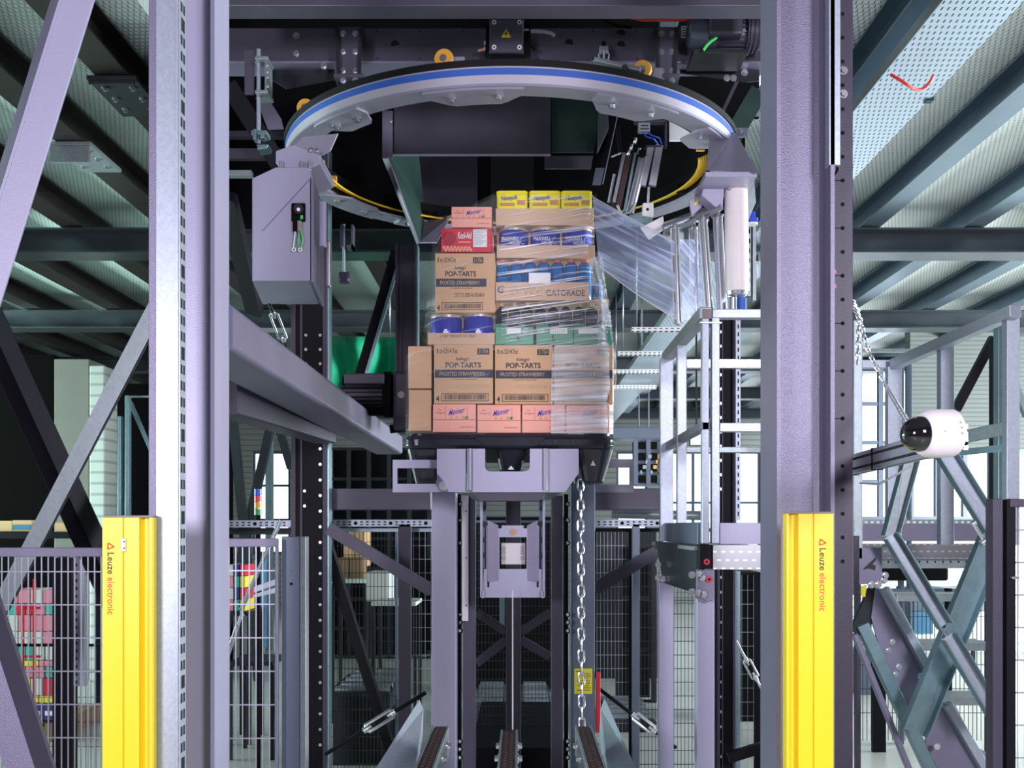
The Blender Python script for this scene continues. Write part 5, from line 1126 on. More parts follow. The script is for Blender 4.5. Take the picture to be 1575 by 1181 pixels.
# conveyor rails and galvanised guides at the bottom
for x, yf, lab in ((-.335,4.60,'left conveyor chain rail with brown chain at the bottom'),(-.045,4.50,'middle conveyor chain rail with brown chain at the bottom'),(.267,4.60,'right conveyor chain rail with brown chain at the bottom')):
    t = T('chain_rail', (x, 4.0, 0), lab, 'rail'); z = .86
    MB().box(x-.024, x+.024, 3.3, yf, z-.02, z-.004).build('chain_bed', M['rubber_brown'], t)
    for s_ in (-1, 1): MB().box(x+s_*.031-.004, x+s_*.031+.004, 3.3, yf+.01, z-.12, z).build('side_plate', M['galv_dull'], t, .001)
    MB().box(x-.035, x+.035, yf, yf+.01, z-.12, z-.01).build('end_plate', M['galv'], t)
    m = MB(); [m.cyl((x-.011+.022*(k%2), 3.3+.022*k, z-.006), (x-.011+.022*(k%2)+.001, 3.3+.022*k+.014, z-.006), .006, seg=6) for k in range(int((yf-3.3)/.022)-1)]; m.build('chain_links', M['rubber_brown'], t)
    for k in range(4):
        yy = 3.7+.24*k
        for s_ in (-1, 1): MB().bolt((x+s_*.036, yy, z-.05), .013, 0, (s_,0,0)).build('bolt', M['chrome'], t)
    for yy in (3.35, 4.4): MB().box(x-.02, x+.02, yy, yy+.04, 0, z-.12).build('leg', M['dark_steel'], t)
for pts, lab in (([P(645,1076,4.9),P(651,1090,4.88),P(650,1130,4.85),P(622,1300,4.0),P(470,1300,3.6),P(578,1182,4.3)],'blue-lit galvanised guide sheet at bottom left of the conveyor rails'),([P(930,1074,4.9),P(924,1090,4.88),P(922,1130,4.85),P(948,1300,4.0),P(1060,1300,3.6),P(978,1182,4.3)],'galvanised guide sheet at bottom right of the conveyor rails')):
    n = len(pts); m = MB(); off = Vector((0,.012,-.003)); vs = [Vector(p) for p in pts]+[Vector(p)+off for p in pts]
    m.add(vs, [tuple(range(n)), tuple(range(n,2*n))]+[(i,(i+1)%n,n+(i+1)%n,n+i) for i in range(n)])
    for i in (0,): pass
    tag(m.build('guide_sheet', M['galv']), lab, 'guide sheet')
# ================================================================ PLATFORM RIGHT
def hp(px0, px1, Y, pyt, pyb, lab, mt='galv', d=.05, name='railing_post', cat='post'):
    z0 = 0 if pyb is None else Z(pyb,Y)
    return tag(MB().box(X(px0,Y), X(px1,Y), Y, Y+d, z0, Z(pyt,Y)).build(name, M[mt], bevel=.003), lab, cat)
t = T('railing', (.8, 4.6, Z(838,4.5)), 'galvanised platform railing right of the load with slanting handrail', 'railing')
Yn = 4.5
MB().pbox(1080, 1091, 488, 836, Yn, .045).build('post', M['galv'], t, .003); MB().pbox(1095, 1107, 488, 836, Yn, .045).build('post', M['galv'], t, .003)
MB().pbox(1081, 1095, 475, 490, Yn-.005, .06).build('end_cap', M['grey_cap'], t, .002)
MB().pbox(1096, 1185, 475, 489, Yn, .045).build('top_rail', M['galv'], t, .003)
MB().pbox(1076, 1110, 495, 497, Yn-.006, .012).build('clamp_bolt', M['steel_bolt'], t)
xr = X(1085,Yn)
yA = 5.15; yB = 5.6
MB().ext(rhs(.05,.05), (xr, Yn, Z(481,Yn)), (xr, yB+.1, Z(481,Yn)), (1,0,0)).build('handrail', M['galv_dull'], t, .003)
MB().ext(rhs(.04,.035), (xr, Yn, Z(655,Yn)), (xr, yB+.1, Z(655,Yn)), (1,0,0)).build('mid_rail', M['bluegrey'], t, .003)
MB().box(xr-.022, xr+.022, yA, yA+.045, Z(838,Yn), Z(487,Yn)).build('post', M['galv'], t, .003)
MB().box(xr-.045, xr+.022, yB, yB+.045, Z(838,Yn), Z(487,Yn)).build('post', M['galv'], t, .003)
MB().box(xr-.025, xr+.025, Yn+.045, yB, Z(838,Yn), Z(803,Yn)).build('toe_plate', M['bluegrey'], t, .002)
for py0, py1, mt, Y in ((552,566,'alu',5.4),(650,664,'galv',4.55),(687,696,'galv_dull',5.4)):
    MB().pbox(1056 if Y > 5 else 1107, 1185, py0, py1, Y, .04).build('cross_rail', M[mt], t, .003)
t = T('platform_step', P(1135,875,4.5), 'platform edge with pale kick plate above a chequer plate strip', 'step')
MB().pbox(1107, 1190, 804, 837, 4.52, .02).build('kick_plate', M['lilac_light'], t, .002)
MB().box(X(1097,4.48), X(1190,4.48), 4.48, 4.49, Z(876,4.48), Z(838,4.48)).build('chequer_strip', M['diamond'], t, .001)
MB().box(X(1060,4.6), X(1190,4.5), 4.55, 5.9, Z(846,4.55), Z(840,4.55)).build('deck', M['galv_dull'], t)
t = T('gusset_plate', P(1050,900,4.5), 'dark gusset plate with bolts and red dots under the railing', 'plate')
sheet([P(1008,832,5.3),P(1075,838,4.62),P(1085,918,4.6),P(1020,896,5.25)], 'dark_steel', 'side_plate', t, Vector((.012,0,.0)))
MB().pbox(1076, 1097, 838, 875, 4.5, .08).build('end_block', M['black_paint'], t, .002)
MB().pprism([(1072,876),(1099,876),(1099,922),(1090,926),(1072,918)], 4.5, .03).build('end_plate', M['lilac'], t, .002)
for c in ((1087,864),(1091,891)): MB().cyl(P(c[0],c[1],4.488), P(c[0],c[1],4.5), .013, seg=10).cyl(P(c[0],c[1],4.486), P(c[0],c[1],4.488), .005, mi=1).build('red_plug', [M['red_guard'], M['hole']], t)
for a, b in ((1064,884),(1076,884),(1080,888),(1064,910),(1074,912),(1082,914),(1012,868),(1012,888),(1020,890)): MB().bolt(P(a,b,4.49 if a > 1060 else 5.2), .010).build('bolt', M['chrome'], t)
hp(1072, 1099, 4.55, 920, None, 'lilac platform leg below the gusset plate end', 'lilac_light', .07, 'support_post')
hp(1014, 1036, 5.25, 896, None, 'lilac platform leg below the far end of the gusset plate', 'lilac_light', .07, 'support_post')
# stair tower beyond the right column
Y = 4.6
for a, b, YY, py0, lab in ((1313,1327,4.3,492,'pale galvanised post right beside the perforated post'),(1366,1387,5.4,563,'galvanised post left under the sloping handrail'),(1447,1468,4.95,532,'galvanised post in the middle under the sloping handrail'),(1549,1569,4.4,486,'galvanised post at the high end of the sloping handrail')):
    hp(a, b, YY, py0, 838 if a != 1313 else 860, lab, 'galv' if a != 1313 else 'galv_dull', .05)
bar(P(1376,560,5.4), P(1562,478,4.35), rhs(.05,.05), 'galv', 'handrail', 'sloping galvanised handrail at the right of the picture', 'rail', (0,0,1), bevel=.003)
tag(MB().pbox(1325, 1380, 553, 566, 5.45, .05).build('rail', M['galv'], bevel=.003), 'short level rail at the low end of the sloping handrail', 'rail')
tag(MB().pbox(1313, 1410, 536, 541, 8.45, .05).build('rail', M['galv_dull']), 'thin level rail behind the chain at right', 'rail')
bar(P(1484,672,4.75), P(1556,656,4.45), rhs(.04,.055), 'galv_dull', 'mid_rail', 'level mid rail right of the dome camera', 'rail', (0,1,0), bevel=.003)
bar(P(1330,712,5.6), P(1550,688,5.0), rhs(.03,.03), 'galv_teal', 'thin_mid_rail', 'thin bluish rail below the dome camera', 'rail', (0,1,0))
for a, b, YY, py0, lab in ((1386,1391,8.5,560,'slim post left of centre before the glazed wall'),(1399,1403,9.0,560,'slim post by the glazing mullion'),(1528,1533,8.0,520,'slim dark post before the grey corrugated wall')):
    hp(a, b, YY, py0, None, lab, 'bluegrey' if a < 1500 else 'black_paint', .08, 'slim_post')
hp(1536, 1545, 7.0, 500, None, 'blue-grey post behind the handrail at far right', 'galv_teal', .08, 'slim_post')
bar(P(1528,520,9), P(1470,630,9), rhs(.06,.07), 'black_paint', 'wall_brace', 'black brace leaning before the grey corrugated wall')
bar(P(1530,520,8.9), P(1580,640,8.9), rhs(.06,.05), 'galv_dull', 'wall_brace', 'pale brace leaning right before the grey corrugated wall')
# K bracing
def kb(p, q, lab, mt='galv_dull', w_=.07, h=.05, Y0=4.4, Y1=None):
    Y1 = Y1 or Y0; P0, P1 = P(p[0],p[1],Y0), P(q[0],q[1],Y1)
    m = MB().ext([(-w_/2,0),(w_/2,0),(w_/2,.005),(-w_/2,.005)], P0, P1, (1,0,0)); m.ext([(-w_/2,.005),(-w_/2+.005,.005),(-w_/2+.005,h),(-w_/2,h)], P0, P1, (1,0,0), 1)
    m.ext([(w_/2-.005,.005),(w_/2,.005),(w_/2,h),(w_/2-.005,h)], P0, P1, (1,0,0), 1)
    return tag(m.build('tower_brace', [M[mt], M['galv_teal']], bevel=.001), label=lab, cat='brace')
kb((1402,690), (1366,826), 'upper left brace falling from below the dome camera', w_=.06, Y0=4.3)
kb((1446,690), (1528,822), 'upper right brace falling from below the dome camera', 'galv', w_=.075)
kb((1367,824), (1450,962), 'middle brace running down right from the left node', 'galv', w_=.055, Y0=4.2)
kb((1456,978), (1534,1110), 'lower brace running down right to the gate post', 'galv', w_=.06, Y0=4.2)
kb((1524,826), (1402,1125), 'long broad brace falling left from the right node', 'galv_teal', w_=.105, Y0=4.36)
t = T('node_rod', P(1455,970,4.3), 'short threaded rod joining the two crossing tower braces', 'rod')
MB().cyl(P(1446,962,4.33), P(1460,985,4.33), .007).build('rod', M['chrome'], t)
for c in ((1445,962),(1460,984)): MB().cyl(P(c[0]-4,c[1]+2,4.33), P(c[0]+4,c[1]-2,4.33), .012).build('nut', M['steel_bolt'], t)
t = T('node_bolt', P(1508,825,4.3), 'long bolt with washers at the right node of the tower braces', 'bolt')
MB().cyl(P(1497,805,4.3), P(1514,832,4.3), .007).cyl(P(1494,807,4.3), P(1500,803,4.3), .012).cyl(P(1509,836,4.3), P(1520,828,4.3), .014).build('shaft', M['chrome'], t)
# landing
t = T('stair_landing', P(1440,860,5.4), 'stair landing with lilac kick plate, grating, chequer edge and perforated channel', 'landing')
Y = 5.5
MB().box(X(1318,6.6), X(1530,6.6), 6.6, 6.62, Z(832,6.6), Z(806,6.6)).build('kick_plate', M['lilac'], t, .002)
m = MB()
for k in range(22):
    xx = X(1322+9.3*k,6.58); m.box(xx, xx+.018, 6.598, 6.6, Z(804.5,6.6), Z(801.5,6.6)) if k % 8 != 7 else None
MB().box(X(1318,6.6), X(1530,6.6), 6.6, 6.62, Z(806,6.6), Z(799,6.6)).build('slotted_edge', M['galv_dull'], t); m.build('slots', M['white_print'], t)
MB().box(X(1340,5.5), X(1540,5.5), 5.5, 6.6, Z(846,5.5)-.01, Z(846,5.5)).build('grating', M['deck'], t)
MB().box(X(1322,5.5), X(1540,5.5), 5.48, 5.5, Z(858,5.5), Z(836,5.5)).build('chequer_edge', M['diamond'], t)
MB().box(X(1322,5.5), X(1540,5.5), 5.5, 5.53, Z(874,5.5), Z(858,5.5)).box(X(1322,5.5), X(1540,5.5), 5.46, 5.5, Z(859.5,5.5), Z(858,5.5)).build('channel', M['galv_dull'], t)
m = MB(); [m.cyl(P(1366+12*k,864,5.499), P(1366+12*k,864,5.5), .006, seg=8) for k in range(14)]; m.build('holes', M['hole'], t)
for a in (1318, 1532): MB().box(X(a,6), X(a+6,6), 6.0, 6.05, 0, Z(858,6)).build('leg', M['lilac_dark'], t)
t = T('sign_plate', P(1342,895,4.3), 'grey plate with a black angle mark at the head of the stair', 'plate')
MB().pbox(1321, 1357, 842, 898, 4.3, .012).build('plate', M['lilac'], t, .002)
MB().pprism([(1327,876),(1348,856),(1347,862),(1342,868),(1347,870),(1346,877),(1337,874)], 4.297, .003).build('angle_mark', M['black_ink'], t)
for c in ((1340,899),(1350,899),(1359,892),(1361,885)): MB().bolt(P(c[0],c[1],4.3), .010).build('bolt', M['chrome'], t)
MB().pprism([(1325,902),(1333,900),(1331,918),(1325,916)], 4.3, .01).build('yellow_tag', M['yellow_label'], t)
tag(MB().pbox(1313, 1322, 824, 915, 4.0, .05).build('short_post', M['lilac_dark'], bevel=.002), 'short dark post piece between perforated post and grey marked plate', 'post')
# stair stringer
t = T('stair_flight', (2.0, 4.6, 0), 'stair flight with lilac side plate, pale edge strip and slanting lower flange', 'stairs')
YS = 4.5
MB().pprism([(1347,904),(1361,906),(1450,1075),(1437,1080),(1408,1140),(1385,1110),(1340,950)], YS+.03, .012).build('side_plate', M['lilac'], t, .001)
MB().ext(rhs(.035,.05), P(1360,905,YS), P(1432,1040,YS), (1,0,0)).build('edge_strip', M['galv'], t, .002)
MB().pprism([(1452,1080),(1470,1085),(1530,1200),(1420,1200),(1424,1130)], YS+.03, .012).build('side_plate', M['lilac'], t, .001)
MB().ext(rhs(.035,.05), P(1456,1082,YS), P(1525,1200,YS), (1,0,0)).build('edge_strip', M['galv'], t, .002)
MB().ext(rhs(.05,.05), P(1325,960,YS+.05), P(1438,1200,YS+.05), (1,0,0)).build('lower_flange', M['galv_teal'], t, .003)
MB().ext(rhs(.02,.04), P(1314,975,YS+.02), P(1405,1200,YS+.02), (1,0,0)).build('flange_edge', M['lilac'], t, .002)
MB().ext(rhs(.07,.03), P(1350,905,YS+.06), P(1318,975,YS+.06), (1,0,0)).build('head_plate', M['dark_steel'], t)
for k, (py, YY) in enumerate(((912,5.9),(988,5.3),(1072,4.9),(1160,4.6))):
    MB().box(X(1380+28*k,YY), X(1530,YY), YY, YY+.24, Z(py+13,YY), Z(py+2,YY)).build('tread', M['galv_dull'], t, .003)
for a, b in ((1372,987),(1366,1000),(1382,1025),(1377,1037),(1416,1040),(1430,1054),(1430,1068),(1441,1148)): MB().bolt(P(a,b,YS+.03 if a < 1410 else YS-.03), .009).build('bolt', M['chrome'], t)
MB().box(X(1428,4.4), X(1456,4.4), 4.38, 4.42, Z(1071,4.4), Z(1066,4.4)).build('tie_plate', M['galv'], t)
hp(1458, 1465, 6.6, 905, None, 'thin dark post behind the stair treads', 'black_paint', .06, 'slim_post')
# ================================================================ PALLET AND LOAD
YF = 5.25
t = T('plastic_pallet', (X(783,YF), YF+.55, Z(725,YF)), 'glossy black plastic pallet with cone feet carrying the wrapped load', 'pallet')
x0, x1 = X(622,YF), X(945,YF); y0, y1 = YF-.04, YF+1.12; zt = Z(667,YF)
def rrect(x0, x1, y0, y1, r, n=6):
    o = []
    for cx, cy, a in ((x1-r,y0+r,-90),(x1-r,y1-r,0),(x0+r,y1-r,90),(x0+r,y0+r,180)):
        for k in range(n+1): u = math.radians(a+90*k/n); o.append((cx+r*math.cos(u), cy+r*math.sin(u)))
    return o
def loft(loops):
    n = len(loops[0][0]); vs = [(x, y, z) for lp, z in loops for x, y in lp]; fs = []
    for i in range(len(loops)-1):
        for k in range(n): fs.append((i*n+k, i*n+(k+1)%n, (i+1)*n+(k+1)%n, (i+1)*n+k))
    fs += [tuple(range(n)), tuple((len(loops)-1)*n+k for k in range(n))]
    return vs, fs
m = MB(); L = []
for e, z in ((.02,zt-.076),(.006,zt-.07),(.0,zt-.058),(.0,zt-.03),(.004,zt-.02),(.014,zt-.012),(.014,zt)): L.append((rrect(x0+e,x1-e,y0+e,y1-e,.07), z))
vs, fs = loft(L); m.add(vs, fs); m.build('deck', M['black_plastic'], t, .002)
MB().pprism([(728,672),(841,672),(826,686),(745,686)], y0-.004, .01).build('front_recess', M['black_plastic'], t, .002)
for px, Y, w0, w1, h in ((655,YF,30,17,.175),(667,YF+.5,26,15,.175),(676,YF+1.0,26,15,.175),(786,YF,24,17,.11),(786,YF+.95,20,15,.15),(912,YF,32,17,.165),(898,YF+.5,24,15,.165),(890,YF+1.0,22,15,.16)):
    xc = X(px,Y); a = w0/F*YF; b = w1/F*YF; zz = zt-.073
    L = [(rrect(xc-b,xc+b,Y+.01+.03,Y+.01+2*b+.03,b*.7,4), zz-h), (rrect(xc-b*1.08,xc+b*1.08,Y+.035,Y+.045+2*b,b*.7,4), zz-h+.012), (rrect(xc-a,xc+a,Y,Y+2*a,a*.55,4), zz)]
    vs, fs = loft(L); f = MB().add(vs, fs).build('foot', M['black_plastic'], t, .003)
    if Y == YF: MB().pprism([(px-4,716),(px+4,716),(px,708)] if px != 786 else [(px-5,722),(px+5,722),(px,716)], Y+.012, .004).build('moulded_arrow', M['white_plastic'], f)
def B(px0, px1, py0, py1, Y=YF): return X(px0,Y), X(px1,Y), Z(py1,Y), Z(py0,Y)
def box_thing(name, lab, cat, px0, px1, py0, py1, mt, d=.4, Y=YF, g=None, body='carton_body', bevel=.003):
    a, b, c, e = B(px0,px1,py0,py1,Y); t = T(name, ((a+b)/2, Y+d/2, c), lab, cat, g)
    MB().box(a+.0015, b-.0015, Y, Y+d, c+.001, e-.001).build(body, M[mt], t, bevel); return t, a, b, c, e
def poptart(lab, px0, px1, py0, py1, w=1.0, Y=YF):
    t, a, b, c, e = box_thing('cardboard_box', lab, 'box', px0, px1, py0, py1, 'cardboard', .42, Y, 'brown printed cartons')
    W = (b-a)*w; H = e-c; y = Y-.001
    U = lambda u: a+W*u
    V = lambda v: e-H*v
    text('8 ct-12/14.7oz', U(.05), U(.40), V(.155), V(.075), y, M['card_ink'], t, bold=.012)
    MB().box(U(.73), U(.93), y-.0006, y+.0006, V(.175), V(.075)).build('number_block', M['card_ink'], t)
    text('31704' if w == 1 else '31706', U(.75), U(.91), V(.16), V(.09), y-.001, M['card_pale'], t, bold=.015)
    text("Kellogg's", U(.37), U(.60), V(.29), V(.22), y, M['card_ink'], t, shear=.4, bold=.02)
    text('POP-TARTS', U(.20), U(.79), V(.395), V(.305), y, M['card_ink'], t, bold=.05)
    MB().box(U(.02), U(.99), y-.0006, y+.0006, V(.565), V(.43)).build('band', M['card_ink_blue'], t, label='dark printed band')
    text('FROSTED STRAWBERRY', U(.10), U(.86), V(.53), V(.465), y-.001, M['card_pale'], t, bold=.02)
    text('OCT 25 2020 ALI 02:48 A', U(.38), U(.95), V(.735), V(.67), y, M['card_pale' if w == 1 else 'card_ink'], t, bold=.0)
    text('TOASTER PASTRIES', U(.30), U(.72), V(.60), V(.582), y, M['card_ink'], t)
    text('4', U(.04), U(.095), V(.965), V(.865), y, M['card_ink'], t, bold=.03)
    m = MB(); f0, f1, g0, g1 = U(.13), U(.92), V(.955), V(.825); k = .0028
    m.box(f0,f1,y-.0006,y,g0,g0+k).box(f0,f1,y-.0006,y,g1-k,g1).box(f0,f0+k,y-.0006,y,g0,g1).box(f1-k,f1,y-.0006,y,g0,g1)
    rr = random.Random(3); u = f0+.012
    while u < f1-.014:
        bw = rr.choice((.0012,.0012,.0024,.0034)); m.box(u,u+bw,y-.0006,y,g0+.008,g1-.006); u += bw+rr.choice((.0014,.0026,.0026))
    m.build('barcode', M['card_ink'], t)
    return t
def pinkbox(lab, px0, px1, py0, py1, pr=True, Y=YF):
    t, a, b, c, e = box_thing('wafer_box', lab, 'box', px0, px1, py0, py1, 'pink', .38, Y, 'salmon pink boxes')
    W = b-a; H = e-c; y = Y-.001
    MB().box(a+.004, b-.004, y, y+.002, e-H*.565, e-H*.545).build('crease', M['pink_dark'], t)
    text('Manner', a+W*.36, a+W*.74, e-H*.36, e-H*.16, y, M['blue_ink'], t, shear=.45, bold=.03, rise=H*.12)
    text('The', a+W*.12, a+W*.20, e-H*.24, e-H*.18, y, M['pink_dark'], t)
    text('Original', a+W*.06, a+W*.28, e-H*.36, e-H*.28, y, M['pink_dark'], t)
    text('ORIGINAL NEAPOLITAN', a+W*.62, a+W*.93, e-H*.83, e-H*.79, y, M['pink_dark'], t)
    m = MB(); rr = random.Random(5)
    for k, u in enumerate((.40,.52,.66,.72,.76)):
        w_ = .06 if k > 1 else .045; m.prism([(a+W*u,e-H*.53),(a+W*(u+w_),e-H*.53),(a+W*(u+w_+.015),e-H*(.43+.02*(k%2))),(a+W*(u+.02),e-H*.42)], y, y+.001)
    m.build('wafer_picture', M['wafer'], t)
    MB().box(a+W*.30, a+W*.305, y, y+.001, e-H*.5, e-H*.1).box(a+W*.79, a+W*.795, y, y+.001, e-H*.5, e-H*.1).build('picture_edge', M['blue_ink'], t)
    return t
pinkbox('salmon pink box on the pallet, leftmost of the bottom four', 665.5, 732.5, 621, 665)
pinkbox('salmon pink box on the pallet, second from the left', 733.5, 801.5, 622, 666)
pinkbox('salmon pink box on the pallet, third from the left', 802.5, 869.5, 622, 666)
pinkbox('salmon pink box on the pallet at the right end, under heavy film', 870.5, 938, 623, 666)
def plain(lab, px0, px1, py0, py1, Y, d=.42, mt='cardboard'):
    t, a, b, c, e = box_thing('cardboard_box', lab, 'box', px0, px1, py0, py1, mt, d, Y); return t
plain('plain brown carton end at the left of the load, lower one', 628, 664, 599, 663, YF+.04)
plain('plain brown carton end at the left of the load, upper one', 627.5, 664, 532, 597.5, YF+.03)
poptart('brown printed carton in the lower row, left one', 667, 759, 529, 621)
poptart('brown printed carton in the lower row, middle one', 760.5, 850.5, 530, 622)
poptart('brown printed carton in the lower row, right one under heavy film', 852, 943, 530, 622)
# coffee tins in tray at left
def tin(px0, px1, py0, py1, lab, words, Y=YF, g='blue coffee tins'):
    a, b, c, e = B(px0,px1,py0,py1,Y); r = (b-a)/2-.001; cx = (a+b)/2; cy = Y+r+.004; H = e-c
    t = T('coffee_tin', (cx,cy,c), lab, 'tin', g)
    MB().lathe([(0,0),(r*.97,0),(r,.006),(r,H*.86),(r*.97,H*.885),(0,H*.885)], (cx,cy,c), (0,0,1), 40).build('tin_body', M['tin_blue'], t)
    MB().lathe([(0,H*.885),(r*.99,H*.885),(r*1.0,H*.91),(r*.99,H*.97),(r*.93,H),(0,H)], (cx,cy,c), (0,0,1), 40).build('lid', M['tin_lid'], t)
    yl = Y+.001
    if words:
        text('MAXWELL', cx-r*.78, cx+r*.35, e-H*.47, e-H*.35, yl, M['white_print'], t, bold=.01); text('HOUSE', cx-r*.25, cx+r*.42, e-H*.605, e-H*.49, yl, M['white_print'], t, bold=.02)
        m = MB(); m.tube([(cx+r*(.62+.18*math.cos(u)), yl+.005, e-H*.47+r*.22*math.sin(u)) for u in [math.pi*(.4+1.3*k/10) for k in range(11)]], .0011, 5); m.build('cup_emblem', M['white_print'], t)
    else:
        m = MB().box(cx-.012, cx+.012, yl, yl+.004, c+H*.22, c+H*.42).box(cx-.007, cx+.007, yl, yl+.004, c+H*.42, c+H*.48); m.build('print', M['white_print'], t)
    return t
tin(661, 710, 481, 529, 'blue tin with gold lid in the left tray, left one', False); tin(711, 760, 480, 529, 'blue tin with gold lid in the left tray, right one', False)
def tray(lab, px0, px1, py0, py1, mt='tray_card', words=None, Y=YF-.003, d=.42):
    a, b, c, e = B(px0,px1,py0,py1,Y); t = T('carton_tray', ((a+b)/2, Y, c), lab, 'tray')
    MB().box(a, b, Y, Y+.004, c, e).build('front_wall', M[mt], t, .001); MB().box(a, a+.004, Y+.004, Y+d, c, e).build('side_wall', M[mt], t); MB().box(b-.004, b, Y+.004, Y+d, c, e).build('side_wall', M[mt], t)
    MB().box(a+.004, b-.004, Y+.004, Y+d, c, c+.003).build('bottom', M[mt], t)
    return t, a, b, c, e
t, a, b, c, e = tray('low tan tray holding the two blue tins at left', 658, 761, 512, 529.5)
text('2 NET WEIGHT OZ TRAY', a+.06, b-.09, e-.022, e-.008, YF-.0045, M['box_brown'], t)
poptart('brown printed carton standing alone above the left blue tins', 669, 762, 389, 481, .86)
# red drink box
t, a, b, c, e = box_thing('drink_mix_box', 'bright red drink mix box above the upper brown printed carton', 'box', 678, 757, 351, 388, 'red_card', .38)
W, H, y = b-a, e-c, YF-.001
text('Kool-Aid', a+W*.33, a+W*.60, e-H*.44, e-H*.16, y-.001, M['white_print'], t, shear=.1, bold=.05)
MB().box(a+W*.63, a+W*.90, y, y+.002, e-H*.78, e-H*.05).build('nutrition_panel', M['white_print'], t)
m = MB(); [m.box(a+W*.645, a+W*(.885-.04*(k%3)), y-.0006, y, e-H*(.12+.07*k), e-H*(.10+.07*k)) for k in range(9)]; m.build('nutrition_print', M['grey_print'], t)
m = MB(); rr = random.Random(9)
for k in range(16): m.cyl((a+W*rr.uniform(.06,.6), y-.0005*k/16, e-H*rr.uniform(.72,.94)), (a+W*rr.uniform(.06,.6), y+.001, e-H*.9), .005, seg=8) if False else m.sph((a+W*(.06+.035*k), y+.003, e-H*(.80+.10*(k%2))), .0085, 10)
m.build('berry_picture', M['pink'], t); MB().lathe([(0,-.003),(.03,-.003),(.032,0),(0,0)], (a+W*.16,y,e-H*.42), (0,1,0), 28).build('round_picture', M['red_deep'], t)
MB().box(a+W*.34, a+W*.58, y, y+.002, e-H*.60, e-H*.55).build('print_line', M['pink'], t)
pinkbox('salmon pink box on top of the red drink mix box', 694, 757, 317.5, 350)
# right column of the load
names = ['left', 'middle', 'right']
# green cartons with dark bottles
def bottle(px, py0, py1, r, mt, capmt, lab, name, Y, g, capr=.45, shoulder=.22):
    x = X(px,Y); c = Z(py1,Y); e = Z(py0,Y); H = e-c; cy = Y+r+.002
    t = T(name, (x,cy,c), lab, 'bottle', g)
    MB().lathe([(0,0),(r*.95,0),(r,.005),(r,H*(1-shoulder-.08)),(r*.92,H*(1-shoulder-.03)),(r*capr*.9,H*(1-shoulder*.6)),(r*capr*.85,H*.97),(0,H*.97)], (x,cy,c), (0,0,1), 20).build('bottle_body', M[mt], t)
    MB().lathe([(0,H*.90),(r*capr,H*.90),(r*capr,H*.985),(r*capr*.9,H),(0,H)], (x,cy,c), (0,0,1), 18).build('cap', M[capmt], t)
    return t
o1 = ['first','second','third','fourth','fifth','sixth','seventh','eighth','ninth','tenth']
for k in range(9): bottle(771+20.0*k, 463.5, 529, .0300, 'bottle_dark', 'tin_lid', 'dark glass bottle in the green cartons, %s from the left' % o1[k], 'glass_bottle', YF+.012, 'dark bottles in the green cartons', .4, .16)
for k, (a_, b_) in enumerate(((762,820),(825,881),(882.5,941))):
    t, a, b, c, e = tray('green carton holding dark bottles, %s of three' % names[k], a_, b_, 503, 529.5, 'carton_green', Y=YF-.004, d=.3)
    W, H, y = b-a, e-c, YF-.005
    MB().box(a, a+W*.32, y, y+.005, e, e+.016).box(a+W*.62, a+W*.78, y, y+.005, e, e+.018).build('raised_flap', M['green_deep'], t)
    u0, u1 = ((.30,.68),(.38,.85),(.12,.72))[k]
    MB().box(a+W*u0, a+W*u1, y-.001, y, e-H*.38, e-H*.05).build('white_label', M['white_print'], t, label='white label')
    if k == 1:
        m = MB(); [m.box(a+W*(.42+.05*q), a+W*(.43+.05*q), y-.002, y-.001, e-H*.34, e-H*.1) for q in range(8)]; m.build('label_print', M['grey_print'], t)
    text('5', a+W*(.55,.42,.60)[k], a+W*(.65,.5,.68)[k], e-H*.80, e-H*.48, y-.001, M['card_ink'], t, bold=.05)
    text('G', a+W*(.72,.08,.78)[k], a+W*(.86,.22,.92)[k], e-H*.36, e-H*.08, y-.0005, M['white_print'], t, shear=.3)
# sports drink
for k in range(7): bottle(773+21.2*k, 397, 460, .0330, 'bottle_blue', 'cap_orange', 'blue sports drink bottle with orange cap, %s from the left' % o1[k], 'drink_bottle', YF+.015, 'blue sports drink bottles', .56, .11)
bottle(919, 430, 462, .03, 'bottle_blue', 'bottle_blue', 'blue sports drink bottle lying exposed at the right end, behind the tray', 'drink_bottle', YF+.2, 'blue sports drink bottles', .62, .12)
t, a, b, c, e = tray('tan tray with drink brand lettering under the blue bottles', 762.5, 906, 434, 462)
H, W, y = e-c, b-a, YF-.004
text('GATORADE', a+W*.54, a+W*.955, e-H*.76, e-H*.42, y, M['tray_ink'], t, bold=.03)
text('G', a+W*.02, a+W*.09, e-H*.60, e-H*.18, y, M['tray_ink'], t, shear=.2, bold=.04)
m = MB(); m.tube([(a+W*(.16+.34*k/40), y, e-H*(.45+.28*math.sin(k*.9)*math.cos(k*.13))) for k in range(41)], .0016, 5); m.build('line_pattern', M['card_pale'], t)
tag(MB().pbox(813.5, 846.5, 419.5, 436, YF-.012, .002).build('paper_label', M['white_print']), 'blank white paper label before the blue bottles', 'label')
tag(MB().pbox(908, 937, 460, 470, YF+.08, .3).build('carton_edge', M['tray_card']), 'tan tray edge showing at the right end under the sports drinks', 'tray')
# coffee tins right
for k in range(3): tin(766+49.3*k, 813.5+49.3*k, 346.5, 396, 'blue coffee tin with white lettering in the right tray, %s' % names[k], True, YF+.004, 'lettered blue coffee tins')
tray('tan tray holding the three lettered coffee tins', 764, 915, 377, 396.5)
